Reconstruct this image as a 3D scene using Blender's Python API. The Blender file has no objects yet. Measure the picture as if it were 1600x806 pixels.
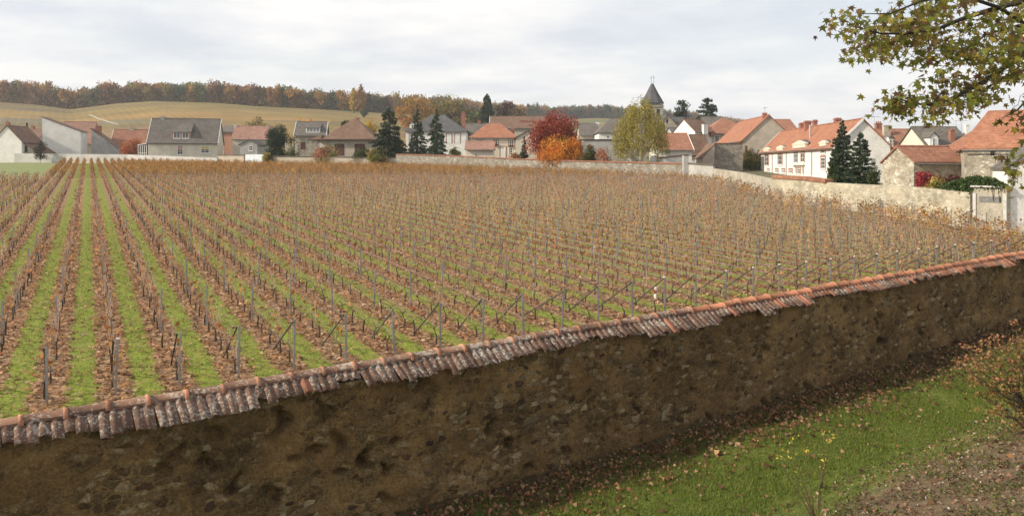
import bpy, math, random
import numpy as np
from mathutils import Vector, Matrix, noise
rng = np.random.default_rng(11); random.seed(11)
SC = bpy.context.scene
COL = SC.collection
PI = math.pi

# ------------------------------------------------------------------ camera
F, CX, YH, HC = 1200.0, 800.0, 262.0, 5.2      # focal length in photo pixels, principal column, horizon row, eye height
A = (YH - 216.0) / F                            # the vineyard rises away from the camera
cd = bpy.data.cameras.new('camera'); cam = bpy.data.objects.new('camera', cd); COL.objects.link(cam)
cam.location = (0, 0, HC); cam.rotation_euler = (PI / 2, 0, 0)
cd.sensor_width = 36; cd.lens = F * 36 / 1600; cd.shift_y = -(403 - YH) / 1600
cd.clip_start = 0.1; cd.clip_end = 6000
SC.camera = cam

# ------------------------------------------------------------------ sky, sun, exposure
SUN_EL = math.radians(28); SUN_AZ = math.atan2(-0.955, -0.295)
w = bpy.data.worlds.new('World'); SC.world = w; w.use_nodes = True
N, Lk = w.node_tree.nodes, w.node_tree.links
N.clear()
def wn(t, **k):
    n = N.new(t)
    for a, b in k.items(): setattr(n, a, b)
    return n
sky = wn('ShaderNodeTexSky', sky_type='NISHITA', sun_disc=False, sun_elevation=SUN_EL, sun_rotation=SUN_AZ, air_density=1.0, dust_density=1.5)
tc = wn('ShaderNodeTexCoord'); sep = wn('ShaderNodeSeparateXYZ'); Lk.new(tc.outputs['Generated'], sep.inputs[0])
zz = wn('ShaderNodeMath', operation='MAXIMUM'); Lk.new(sep.outputs['Z'], zz.inputs[0]); zz.inputs[1].default_value = 0.0
za = wn('ShaderNodeMath', operation='ADD'); Lk.new(zz.outputs[0], za.inputs[0]); za.inputs[1].default_value = 0.16
dv = wn('ShaderNodeVectorMath', operation='DIVIDE'); Lk.new(tc.outputs['Generated'], dv.inputs[0])
cmb = wn('ShaderNodeCombineXYZ')
for i in range(3): Lk.new(za.outputs[0], cmb.inputs[i])
Lk.new(cmb.outputs[0], dv.inputs[1])
mp = wn('ShaderNodeMapping'); Lk.new(dv.outputs[0], mp.inputs[0])
mp.inputs['Scale'].default_value = (1.0, 1.25, 0.0); mp.inputs['Rotation'].default_value = (0, 0, 0.25); mp.inputs['Location'].default_value = (3.1, 1.2, 0)
n1 = wn('ShaderNodeTexNoise'); Lk.new(mp.outputs[0], n1.inputs['Vector'])
n1.inputs['Scale'].default_value = 0.75; n1.inputs['Detail'].default_value = 9; n1.inputs['Roughness'].default_value = 0.52; n1.inputs['Distortion'].default_value = 0.35
r1 = wn('ShaderNodeValToRGB'); Lk.new(n1.outputs[0], r1.inputs[0])
r1.color_ramp.elements[0].position = 0.33; r1.color_ramp.elements[0].color = (0.66, 0.66, 0.66, 1)
r1.color_ramp.elements[1].position = 0.56; r1.color_ramp.elements[1].color = (0.97, 0.97, 0.97, 1)
n2 = wn('ShaderNodeTexNoise'); Lk.new(mp.outputs[0], n2.inputs['Vector'])
n2.inputs['Scale'].default_value = 1.7; n2.inputs['Detail'].default_value = 8; n2.inputs['Roughness'].default_value = 0.55
r2 = wn('ShaderNodeValToRGB'); Lk.new(n2.outputs[0], r2.inputs[0])
r2.color_ramp.elements[0].position = 0.34; r2.color_ramp.elements[0].color = (5.5, 5.6, 5.9, 1)
r2.color_ramp.elements[1].position = 0.60; r2.color_ramp.elements[1].color = (7.1, 6.95, 6.75, 1)
mx = wn('ShaderNodeMixRGB'); Lk.new(r1.outputs[0], mx.inputs[0]); Lk.new(sky.outputs[0], mx.inputs[1]); Lk.new(r2.outputs[0], mx.inputs[2])
bg = wn('ShaderNodeBackground'); Lk.new(mx.outputs[0], bg.inputs[0]); bg.inputs[1].default_value = 0.1
ow = wn('ShaderNodeOutputWorld'); Lk.new(bg.outputs[0], ow.inputs[0])

sd = bpy.data.lights.new('sun', 'SUN'); sd.energy = 4.0; sd.angle = math.radians(2.5); sd.color = (1.0, 0.89, 0.72)
so = bpy.data.objects.new('sun', sd); COL.objects.link(so); so.location = (-30, -10, 60)
sv = Vector((math.sin(SUN_AZ) * math.cos(SUN_EL), math.cos(SUN_AZ) * math.cos(SUN_EL), math.sin(SUN_EL)))
so.rotation_euler = sv.to_track_quat('Z', 'Y').to_euler()
SC.view_settings.view_transform = 'Standard'; SC.view_settings.look = 'None'
SC.view_settings.exposure = 0.6; SC.view_settings.gamma = 1.0; SC.view_settings.use_curve_mapping = False
SC.render.engine = 'CYCLES'; SC.cycles.use_denoising = True; SC.cycles.max_bounces = 6
SC.cycles.volume_bounces = 0; SC.cycles.transparent_max_bounces = 8

# ------------------------------------------------------------------ helpers
def at(x, y, d): return Vector(((x - CX) * d / F, d, HC - (y - YH) * d / F))
def zpx(y, d): return HC - (y - YH) * d / F
PF_X = [-400, 0, 60, 110, 150, 180, 240, 340, 400, 500, 600, 700, 800, 850, 940, 1000, 1080, 1165, 1240, 1300, 2100]
PF_Y = [158, 160, 164, 171, 166, 162, 158, 161, 166, 171, 177, 179, 183, 187, 185, 188, 195, 208, 222, 232, 232]
PD_X = [-400, 500, 650, 900, 2100]; PD_Y = [480, 480, 560, 850, 850]
def gz(X, Y):
    X = np.asarray(X, float); Y = np.asarray(Y, float)
    Ys = np.maximum(Y, 1.0)
    px = CX + F * X / Ys
    D = np.interp(px, PD_X, PD_Y); yf = np.interp(px, PF_X, PF_Y)
    zD = HC + (YH - yf) * D / F
    t = np.clip((Y - 230) / (D - 230), 0, 1)
    z0 = A * np.minimum(Y, 230)
    z = z0 + (zD - A * 230) * (0.75 * t + 0.25 * t * t * (3 - 2 * t))
    over = np.clip(Y - D, 0, None)
    return z + 0.035 * np.minimum(over, 130) - 0.06 * np.maximum(over - 160, 0)
def gzf(X, Y): return float(gz(X, Y))
DW_X = [-500, -200, 33, 200, 340, 412, 620, 800, 900, 1000, 1115, 1209, 1210, 1521, 1600, 1900]
DW_Y = [185, 172, 163, 158, 148, 142, 134, 118, 108, 100, 89, 66, 64, 44, 41, 36]
def dwall(px): return np.interp(px, DW_X, DW_Y)
PATH_X = [-500, 208, 632, 994, 1140, 1200, 1300]; PATH_Y = [97, 97, 99, 93, 80, 70, 60]

def link(o, parent=None):
    COL.objects.link(o)
    if parent is not None: o.parent = parent
    return o
def tag(o, label=None, cat=None, group=None, kind=None):
    if label: o['label'] = label
    if cat: o['category'] = cat
    if group: o['group'] = group
    if kind: o['kind'] = kind
    return o
def thing(name, label, cat, loc=(0, 0, 0), rz=0.0, group=None):
    o = bpy.data.objects.new(name, None); COL.objects.link(o); o.empty_display_size = 0.3
    o.location = loc; o.rotation_euler = (0, 0, rz)
    return tag(o, label, cat, group, 'thing')
def mesh_np(name, V, Fs, mats, col=None, midx=None, smooth=False):
    me = bpy.data.meshes.new(name)
    V = np.asarray(V, np.float32).reshape(-1, 3)
    if not isinstance(Fs, list): Fs = [Fs]
    Fs = [np.asarray(f, np.int32) for f in Fs if len(f)]
    loops = np.concatenate([f.ravel() for f in Fs]); tot = np.concatenate([np.full(len(f), f.shape[1], np.int32) for f in Fs])
    st = np.concatenate([[0], np.cumsum(tot)[:-1]]).astype(np.int32)
    me.vertices.add(len(V)); me.vertices.foreach_set('co', V.ravel())
    me.loops.add(len(loops)); me.loops.foreach_set('vertex_index', loops.astype(np.int32))
    me.polygons.add(len(tot)); me.polygons.foreach_set('loop_start', st)
    if midx is not None: me.polygons.foreach_set('material_index', np.asarray(midx, np.int32))
    if smooth: me.polygons.foreach_set('use_smooth', np.ones(len(tot), bool))
    for m in (mats if isinstance(mats, (list, tuple)) else [mats]): me.materials.append(m)
    if col is not None:
        c = np.ones((len(V), 4), np.float32); c[:, :3] = col
        a = me.attributes.new('Col', 'FLOAT_COLOR', 'POINT'); a.data.foreach_set('color', c.ravel())
    me.update(calc_edges=True); me.validate()
    return me
def obj(name, me, parent=None, loc=None):
    o = bpy.data.objects.new(name, me)
    if loc is not None: o.location = loc
    return link(o, parent)

class MB:
    """collects plain shapes that become ONE mesh"""
    def __init__(s): s.v = []; s.f = []; s.m = []
    def add(s, vs, fs, m=0):
        b = len(s.v); s.v += [tuple(v) for v in vs]
        for f in fs: s.f.append([i + b for i in f]); s.m.append(m)
    def box(s, a, b, m=0):
        x0, y0, z0 = a; x1, y1, z1 = b
        s.add([(x0, y0, z0), (x1, y0, z0), (x1, y1, z0), (x0, y1, z0), (x0, y0, z1), (x1, y0, z1), (x1, y1, z1), (x0, y1, z1)],
              [(0, 3, 2, 1), (4, 5, 6, 7), (0, 1, 5, 4), (1, 2, 6, 5), (2, 3, 7, 6), (3, 0, 4, 7)], m)
    def fbox(s, O, r, n, u0, u1, z0, z1, d0, d1, m=0):
        """box on a face: O origin, r right, n outward normal"""
        P = lambda u, z, d: (O[0] + r[0] * u + n[0] * d, O[1] + r[1] * u + n[1] * d, O[2] + z)
        s.add([P(u0, z0, d0), P(u1, z0, d0), P(u1, z0, d1), P(u0, z0, d1), P(u0, z1, d0), P(u1, z1, d0), P(u1, z1, d1), P(u0, z1, d1)],
              [(0, 1, 2, 3), (4, 7, 6, 5), (0, 4, 5, 1), (1, 5, 6, 2), (2, 6, 7, 3), (3, 7, 4, 0)], m)
    def prism(s, prof, axis, a, b, m=0):
        """closed profile of (p,z) extruded along axis 'x' or 'y' from a to b"""
        n = len(prof)
        g = (lambda t, p, z: (t, p, z)) if axis == 'x' else (lambda t, p, z: (p, t, z))
        s.add([g(a, p, z) for p, z in prof] + [g(b, p, z) for p, z in prof],
              [tuple(range(n))[::-1], tuple(range(n, 2 * n))] + [(i, (i + 1) % n, n + (i + 1) % n, n + i) for i in range(n)], m)
    def tube(s, pts, rad, n=6, m=0):
        V, Fq = tube(pts, rad, n); s.add(V.tolist(), Fq.tolist(), m)
    def me(s, name, mats, smooth=False):
        me = bpy.data.meshes.new(name); me.from_pydata(s.v, [], s.f)
        for m in (mats if isinstance(mats, (list, tuple)) else [mats]): me.materials.append(m)
        me.polygons.foreach_set('material_index', s.m)
        if smooth: me.polygons.foreach_set('use_smooth', [True] * len(s.f))
        me.update(); return me
    def build(s, name, mats, parent=None, smooth=False): return obj(name, s.me(name, mats, smooth), parent)

def tube(pts, rad, n=5, cap=True):
    P = np.asarray(pts, float); k = len(P); R = np.asarray(rad, float) * np.ones(k)
    T = np.gradient(P, axis=0); T /= np.linalg.norm(T, axis=1)[:, None] + 1e-9
    ref = np.where(np.abs(T[:, 2:3]) > 0.9, np.array([[1., 0, 0]]), np.array([[0, 0, 1.]]))
    U = np.cross(T, ref); U /= np.linalg.norm(U, axis=1)[:, None] + 1e-9; W = np.cross(T, U)
    a = np.arange(n) * 2 * PI / n
    V = P[:, None, :] + R[:, None, None] * (np.cos(a)[None, :, None] * U[:, None, :] + np.sin(a)[None, :, None] * W[:, None, :])
    V = V.reshape(-1, 3); Fq = []
    for i in range(k - 1):
        for j in range(n): Fq.append((i * n + j, i * n + (j + 1) % n, (i + 1) * n + (j + 1) % n, (i + 1) * n + j))
    return V, np.array(Fq, int)
def join(parts):
    V, Fq, C, b = [], [], [], 0
    for v, f, c in parts:
        V.append(v); Fq.append(np.asarray(f) + b); C.append(np.broadcast_to(np.asarray(c, float), (len(v), 3))); b += len(v)
    return np.concatenate(V), np.concatenate(Fq), np.concatenate(C)
def rand_unit(n):
    v = rng.normal(size=(n, 3)); return v / (np.linalg.norm(v, axis=1)[:, None] + 1e-9)
def leaves(C, size, asp=0.62, flat=0.0, fold=0.18, hang=0.0):
    """folded diamond leaves (one quad each) at centres C"""
    C = np.asarray(C, float); n = len(C); size = np.asarray(size, float) * np.ones(n)
    d = rand_unit(n); d[:, 2] = d[:, 2] * (1 - flat) - hang; d /= np.linalg.norm(d, axis=1)[:, None] + 1e-9
    nn = rand_unit(n)
    if flat > 0: nn = nn * (1 - flat) + np.array([0, 0, 1.0]) * flat
    sd_ = np.cross(d, nn); sd_ /= np.linalg.norm(sd_, axis=1)[:, None] + 1e-9
    up = np.cross(sd_, d)
    h = size[:, None] * 0.5
    V = np.stack([C - d * h, C + sd_ * h * asp + up * h * fold * 2, C + d * h, C - sd_ * h * asp + up * h * fold * 2], 1).reshape(-1, 3)
    return V, np.arange(4 * n).reshape(n, 4)
def pick(pal, n, var=0.18):
    pal = np.asarray(pal, float); c = pal[rng.integers(0, len(pal), n)]
    return np.clip(c * (1 + var * rng.normal(size=(n, 1))) * (1 + 0.06 * rng.normal(size=(n, 3))), 0.004, 0.9)

# ------------------------------------------------------------------ materials
def newmat(name):
    m = bpy.data.materials.new(name); m.use_nodes = True
    nt = m.node_tree; nt.nodes.clear()
    o = nt.nodes.new('ShaderNodeOutputMaterial'); b = nt.nodes.new('ShaderNodeBsdfPrincipled')
    nt.links.new(b.outputs[0], o.inputs[0]); b.inputs['Specular IOR Level'].default_value = 0.25
    return m, nt, b, o
class G:
    """tiny node-graph writer"""
    def __init__(s, nt): s.nt = nt
    def n(s, t, ins=None, **k):
        n = s.nt.nodes.new(t)
        for a, b in k.items(): setattr(n, a, b)
        for a, b in (ins or {}).items():
            if hasattr(b, 'is_linked') or isinstance(b, bpy.types.NodeSocket): s.nt.links.new(b, n.inputs[a])
            else: n.inputs[a].default_value = b
        return n
    def math(s, op, a, b=0.0): return s.n('ShaderNodeMath', {0: a, 1: b}, operation=op).outputs[0]
    def noise(s, vec, scale, detail=4, rough=0.55, dist=0.0):
        return s.n('ShaderNodeTexNoise', {'Vector': vec, 'Scale': scale, 'Detail': detail, 'Roughness': rough, 'Distortion': dist}).outputs[0]
    def ramp(s, fac, stops, interp='LINEAR'):
        r = s.n('ShaderNodeValToRGB', {0: fac}); cr = r.color_ramp; cr.interpolation = interp
        while len(cr.elements) < len(stops): cr.elements.new(0.5)
        for e, (p, c) in zip(cr.elements, stops):
            e.position = p; e.color = (*c, 1) if not isinstance(c, (int, float)) else (c, c, c, 1)
        return r.outputs[0]
    def mix(s, f, a, b, blend='MIX'):
        n = s.n('ShaderNodeMixRGB', {}, blend_type=blend)
        for i, v in ((0, f), (1, a), (2, b)):
            if isinstance(v, bpy.types.NodeSocket): s.nt.links.new(v, n.inputs[i])
            else: n.inputs[i].default_value = v if i == 0 else (*v, 1)
        return n.outputs[0]
    def bump(s, h, strength, dist, bsdf):
        b = s.n('ShaderNodeBump', {'Height': h, 'Strength': strength, 'Distance': dist}); s.nt.links.new(b.outputs[0], bsdf.inputs['Normal'])
    def link(s, a, b): s.nt.links.new(a, b)
def pos(g): return g.n('ShaderNodeNewGeometry').outputs['Position']
def ocoord(g): return g.n('ShaderNodeTexCoord').outputs['Object']

def plain(name, c1, c2, scale=3.0, rough=0.85, bump=0.2, world=True, fine=0.25, metal=0.0, rnd=0.0):
    m, nt, b, o = newmat(name); g = G(nt); p = pos(g) if world else ocoord(g)
    c = g.ramp(g.noise(p, scale, 6, 0.6), [(0.32, c1), (0.68, c2)])
    f = g.ramp(g.noise(p, scale * 9, 4, 0.7), [(0.3, 1 - fine), (0.7, 1 + fine * 0.3)])
    c = g.mix(1.0, c, f, 'MULTIPLY')
    if rnd:
        r = g.n('ShaderNodeObjectInfo').outputs['Random']
        c = g.mix(1.0, c, g.ramp(r, [(0.0, 1 - rnd), (1.0, 1.0)]), 'MULTIPLY')
    g.link(c, b.inputs['Base Color']); b.inputs['Roughness'].default_value = rough; b.inputs['Metallic'].default_value = metal
    if bump: g.bump(g.noise(p, scale * 6, 5, 0.65), bump, 0.03, b)
    return m
def leafmat(name, trans=0.3):
    m, nt, b, o = newmat(name); g = G(nt)
    a = g.n('ShaderNodeAttribute', attribute_name='Col').outputs['Color']
    g.link(a, b.inputs['Base Color']); b.inputs['Roughness'].default_value = 0.6; b.inputs['Specular IOR Level'].default_value = 0.2
    if trans:
        t = g.n('ShaderNodeBsdfTranslucent'); g.link(a, t.inputs[0])
        mxs = g.n('ShaderNodeMixShader', {0: trans}); g.link(b.outputs[0], mxs.inputs[1]); g.link(t.outputs[0], mxs.inputs[2]); g.link(mxs.outputs[0], o.inputs[0])
    return m
def roofmat(name, c1, c2, dark, spots=(0.45, 0.42, 0.36), amt=0.15, course=0.28):
    m, nt, b, o = newmat(name); g = G(nt); p = ocoord(g)
    c = g.ramp(g.noise(p, 0.55, 6, 0.6), [(0.3, c1), (0.7, c2)])
    v = g.n('ShaderNodeTexVoronoi', {'Vector': g.n('ShaderNodeMapping', {0: p, 'Scale': (1 / 0.22, 1 / 0.22, 1 / 0.16)}).outputs[0], 'Scale': 1.0})
    c = g.mix(0.35, c, g.mix(1.0, c, g.n('ShaderNodeSeparateColor', {0: v.outputs['Color']}).outputs[0], 'MULTIPLY'))
    c = g.mix(g.ramp(g.noise(p, 1.6, 6, 0.7), [(0.5, 0.0), (0.75, 0.75)]), c, dark)
    c = g.mix(g.ramp(g.noise(p, 5.0, 5, 0.7), [(0.62, 0.0), (0.72, amt * 3)]), c, spots)
    z = g.n('ShaderNodeSeparateXYZ', {0: p}).outputs[2]
    fr = g.math('FRACT', g.math('MULTIPLY', z, 1 / (course * 0.6)))
    c = g.mix(1.0, c, g.ramp(fr, [(0.0, 0.62), (0.22, 1.0)]), 'MULTIPLY')
    g.link(c, b.inputs['Base Color']); b.inputs['Roughness'].default_value = 0.85
    g.bump(fr, 0.5, 0.04, b)
    return m
def stonemat(name, mortar, s1, s2, scale=4.0, bump=0.5, streak=None):
    m, nt, b, o = newmat(name); g = G(nt); p = pos(g)
    pd = g.n('ShaderNodeVectorMath', {0: p, 1: g.n('ShaderNodeVectorMath', {0: g.n('ShaderNodeTexNoise', {'Vector': p, 'Scale': 2.5, 'Detail': 3}).outputs[1], 'Scale': 0.25}, operation='SCALE').outputs[0]}, operation='ADD').outputs[0]
    mpn = g.n('ShaderNodeMapping', {0: pd, 'Scale': (scale, scale, scale * 1.8)}).outputs[0]
    v = g.n('ShaderNodeTexVoronoi', {'Vector': mpn, 'Scale': 1.0}, feature='DISTANCE_TO_EDGE')
    vc = g.n('ShaderNodeTexVoronoi', {'Vector': mpn, 'Scale': 1.0})
    sc = g.n('ShaderNodeSeparateColor', {0: vc.outputs['Color']}).outputs[0]
    st = g.mix(sc, s1, s2)
    edge = g.ramp(v.outputs[0], [(0.03, 0.0), (0.12, 1.0)])
    cov = g.ramp(g.noise(p, 0.6, 5, 0.6), [(0.38, 0.25), (0.6, 1.0)])
    c = g.mix(g.math('MULTIPLY', edge, cov), mortar, st)
    c = g.mix(1.0, c, g.ramp(g.noise(p, 1.1, 6, 0.65), [(0.3, 0.6), (0.7, 1.1)]), 'MULTIPLY')
    g.link(c, b.inputs['Base Color']); b.inputs['Roughness'].default_value = 0.95
    g.bump(edge, bump, 0.05, b)
    return m

M = {}
M['leaf'] = leafmat('leaf', 0.32); M['needle'] = leafmat('needle', 0.1); M['wood'] = leafmat('woody', 0.0)
M['bark'] = plain('bark', (0.035, 0.026, 0.02), (0.09, 0.07, 0.055), 6, 0.95, 0.6)
M['white'] = plain('white_render', (0.66, 0.64, 0.60), (0.82, 0.80, 0.76), 0.7, 0.9, 0.1)
M['cream'] = plain('cream_render', (0.58, 0.53, 0.43), (0.70, 0.65, 0.54), 0.7, 0.9, 0.1)
M['beige'] = plain('beige_render', (0.36, 0.31, 0.25), (0.50, 0.44, 0.36), 0.8, 0.9, 0.15)
M['greyr'] = plain('grey_render', (0.34, 0.33, 0.31), (0.46, 0.45, 0.43), 0.6, 0.9, 0.1)
M['stain'] = plain('stained_render', (0.26, 0.235, 0.185), (0.48, 0.44, 0.365), 0.9, 0.9, 0.15, fine=0.3)
M['concrete'] = plain('pale_concrete', (0.42, 0.41, 0.39), (0.56, 0.55, 0.53), 0.5, 0.9, 0.1)
M['trim'] = plain('white_trim', (0.7, 0.7, 0.68), (0.8, 0.8, 0.78), 2, 0.6, 0)
M['brickred'] = plain('red_brick', (0.24, 0.10, 0.07), (0.36, 0.17, 0.12), 4, 0.9, 0.2)
M['pinkbrick'] = plain('pink_brick', (0.36, 0.19, 0.14), (0.46, 0.27, 0.21), 3, 0.9, 0.2)
M['stone_l'] = stonemat('light_rubble', (0.36, 0.31, 0.23), (0.26, 0.22, 0.16), (0.70, 0.66, 0.57), 3.2)
M['stone_w'] = stonemat('pale_drystone', (0.43, 0.385, 0.295), (0.28, 0.25, 0.185), (0.58, 0.54, 0.44), 2.6)
M['stone_g'] = stonemat('grey_rubble', (0.26, 0.23, 0.19), (0.15, 0.14, 0.12), (0.48, 0.45, 0.40), 3.4)
M['terra'] = roofmat('terracotta_tiles', (0.34, 0.145, 0.085), (0.42, 0.195, 0.12), (0.23, 0.105, 0.07))
M['terra2'] = roofmat('weathered_terracotta', (0.30, 0.135, 0.085), (0.40, 0.20, 0.13), (0.17, 0.09, 0.065))
M['brown'] = roofmat('brown_tiles', (0.17, 0.10, 0.07), (0.25, 0.155, 0.11), (0.10, 0.065, 0.05))
M['pink'] = roofmat('pinkish_tiles', (0.32, 0.175, 0.13), (0.40, 0.235, 0.18), (0.22, 0.12, 0.09))
M['slate'] = roofmat('slate', (0.085, 0.085, 0.088), (0.14, 0.14, 0.145), (0.06, 0.06, 0.062), amt=0.06)
M['slate2'] = roofmat('grey_brown_slate', (0.13, 0.115, 0.10), (0.19, 0.17, 0.15), (0.09, 0.08, 0.07), amt=0.08)
M['moss'] = roofmat('mossy_tiles', (0.13, 0.075, 0.05), (0.21, 0.13, 0.09), (0.075, 0.06, 0.035), amt=0.1)
M['shut_brown'] = plain('brown_shutter', (0.09, 0.035, 0.03), (0.13, 0.055, 0.045), 3, 0.7, 0)
M['shut_grey'] = plain('grey_shutter', (0.30, 0.31, 0.31), (0.36, 0.37, 0.37), 3, 0.7, 0)
M['shut_yel'] = plain('yellow_blind', (0.50, 0.36, 0.12), (0.56, 0.42, 0.17), 3, 0.7, 0)
M['metal'] = plain('galvanised', (0.18, 0.185, 0.18), (0.30, 0.30, 0.29), 5, 0.55, 0.05, metal=0.3)
M['postm'] = plain('grey_post', (0.26, 0.265, 0.25), (0.42, 0.42, 0.40), 3, 0.6, 0.05, metal=0.2)
M['wire'] = plain('wire', (0.26, 0.255, 0.24), (0.36, 0.35, 0.33), 3, 0.6, 0, metal=0.2)
M['brace'] = plain('dark_brace', (0.045, 0.045, 0.042), (0.10, 0.10, 0.095), 4, 0.7, 0.05)
M['iron_and_void'] = plain('dark_iron_and_void', (0.03, 0.03, 0.03), (0.05, 0.05, 0.05), 4, 0.7, 0)
M['gateblue'] = plain('pale_blue_gate', (0.50, 0.56, 0.62), (0.56, 0.62, 0.68), 2, 0.6, 0)
M['plastic'] = plain('white_plastic', (0.75, 0.75, 0.73), (0.82, 0.82, 0.8), 4, 0.5, 0)
m, nt, b, o = newmat('window_glass'); b.inputs['Base Color'].default_value = (0.03, 0.035, 0.04, 1); b.inputs['Roughness'].default_value = 0.08; b.inputs['Specular IOR Level'].default_value = 0.6
M['glass'] = m

# ------------------------------------------------------------------ wall line of the near garden wall
WPX = np.array([(0, 650), (100, 634), (225, 613), (343, 596), (500, 574), (650, 551), (800, 527), (880, 514), (960, 501), (1050, 486), (1180, 459), (1300, 439), (1360, 429), (1450, 414), (1530, 403), (1600, 393)], float)
HR = 0.9                                               # ridge of the coping above the field
wd = F * (HC - HR) / (WPX[:, 1] - 216); wx = (WPX[:, 0] - CX) * wd / F
co = np.polyfit(wx, wd, 2)                             # a smooth line through the measured points
WX = np.linspace(-16, 30, 900); WY = np.polyval(co, WX)
lin = WX > 20; s20 = np.polyval(np.polyder(co), 20.0); WY[lin] = np.polyval(co, 20.0) + s20 * (WX[lin] - 20)
lin = WX < -9; s9 = np.polyval(np.polyder(co), -9.0); WY[lin] = np.polyval(co, -9.0) + s9 * (WX[lin] + 9)
WS = np.concatenate([[0], np.cumsum(np.hypot(np.diff(WX), np.diff(WY)))])
S0 = np.interp(0, WX, WS); WS = WS - S0                 # s = 0 straight ahead
def wpt(s):
    x = np.interp(s, WS, WX); y = np.interp(s, WS, WY); return x, y
def wtan(s):
    x0, y0 = wpt(np.asarray(s) - 0.3); x1, y1 = wpt(np.asarray(s) + 0.3); l = np.hypot(x1 - x0, y1 - y0)
    return (x1 - x0) / l, (y1 - y0) / l
GB_S = [-20, -9, -2.6, 0.3, 3.2, 5.5, 13.7, 18, 22.8, 34]; GB_Z = [-2.5, -2.3, -2.15, -2.17, -2.08, -1.98, -1.93, -1.7, -1.52, -1.1]
def garden_z(X, Y):
    X = np.asarray(X, float); Y = np.asarray(Y, float)
    t = np.array([0.847, 0.531]); n = np.array([0.531, -0.847])
    s = X * t[0] + (Y - 16.6) * t[1]; q = X * n[0] + (Y - 16.6) * n[1]
    z = A * (16.6 + 0.531 * s) + np.interp(s, GB_S, GB_Z)
    return z + 0.012 * q + 0.21 * np.clip(q - 4.6, 0, 4) + 0.10 * np.clip(q - 8.6, 0, 30) + 0.05 * np.sin(X * 1.3) * np.sin(Y * 1.1 + 1)

# ------------------------------------------------------------------ ground sheet: vineyard, village, hill, forest floor
RD = np.array([-0.483, 0.876]); PD = np.array([0.876, 0.483])     # along the rows, across the rows
U0, DU, V0 = 0.48, 1.19, 17.5
def uv(X, Y): return X * PD[0] + Y * PD[1], X * RD[0] + Y * RD[1]

def field_material():
    m, nt, b, o = newmat('vineyard_soil'); g = G(nt); p = pos(g)
    sp = g.n('ShaderNodeSeparateXYZ', {0: p})
    u = g.math('ADD', g.math('MULTIPLY', sp.outputs[0], PD[0]), g.math('MULTIPLY', sp.outputs[1], PD[1]))
    fr = g.math('FRACT', g.math('MULTIPLY', g.math('SUBTRACT', u, U0), 1 / DU))
    wob = g.math('MULTIPLY', g.math('SUBTRACT', g.noise(p, 1.3, 4, 0.6), 0.5), 0.5)
    wob2 = g.math('MULTIPLY', g.math('SUBTRACT', g.noise(p, 9, 3, 0.6), 0.5), 0.16)
    dist = g.math('ADD', g.math('ADD', g.math('ABSOLUTE', g.math('SUBTRACT', fr, 0.5)), wob), wob2)
    green = g.ramp(dist, [(0.19, 1.0), (0.27, 0.0)])
    # leaf litter: cells of leaf size
    v = g.n('ShaderNodeTexVoronoi', {'Vector': p, 'Scale': 13.0, 'Randomness': 1.0})
    vr = g.n('ShaderNodeSeparateColor', {0: v.outputs['Color']}).outputs[0]
    lit = g.ramp(vr, [(0.0, (0.12, 0.07, 0.038)), (0.35, (0.24, 0.132, 0.066)), (0.7, (0.35, 0.205, 0.11)), (1.0, (0.46, 0.30, 0.175))])
    soil = g.ramp(g.noise(p, 6, 5, 0.65), [(0.3, (0.12, 0.085, 0.052)), (0.7, (0.22, 0.16, 0.105))])
    lm = g.ramp(g.math('ADD', g.noise(p, 0.9, 5, 0.6), g.math('MULTIPLY', vr, 0.25)), [(0.42, 0.0), (0.58, 1.0)])
    brown = g.mix(lm, soil, lit)
    gr = g.ramp(g.noise(p, 7, 6, 0.7), [(0.25, (0.11, 0.15, 0.02)), (0.5, (0.19, 0.235, 0.03)), (0.75, (0.29, 0.315, 0.055))])
    spk = g.ramp(g.n('ShaderNodeSeparateColor', {0: v.outputs['Color']}).outputs[1], [(0.82, 0.0), (0.86, 1.0)])
    # grass thins out towards the middle of the plot, leaves lie on it
    thin = g.ramp(g.noise(p, 0.05, 3, 0.6), [(0.35, 0.0), (0.65, 0.5)])
    ru = g.n('ShaderNodeMapRange', {0: u, 1: 3.0, 2: 16.0, 3: 0.0, 4: 0.28}).outputs[0]
    gf = g.math('MULTIPLY', green, g.math('SUBTRACT', 1.0, g.math('MAXIMUM', g.math('MULTIPLY', spk, 0.6), g.math('MULTIPLY', g.ramp(g.noise(p, 2.2, 5, 0.7), [(0.45, 0.0), (0.62, 1.0)]), g.math('ADD', ru, g.math('MULTIPLY', thin, 0.3))))))
    c = g.mix(gf, brown, gr)
    g.link(c, b.inputs['Base Color']); b.inputs['Roughness'].default_value = 0.95
    h = g.math('ADD', g.math('MULTIPLY', vr, 0.6), g.noise(p, 22, 5, 0.7))
    g.bump(h, 0.7, 0.05, b)
    return m
M['field'] = field_material()
M['palegrass'] = plain('pale_meadow', (0.15, 0.18, 0.06), (0.24, 0.26, 0.10), 0.8, 0.95, 0.4)
M['yard'] = plain('village_ground', (0.07, 0.09, 0.03), (0.20, 0.17, 0.11), 0.25, 0.95, 0.3)
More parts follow.
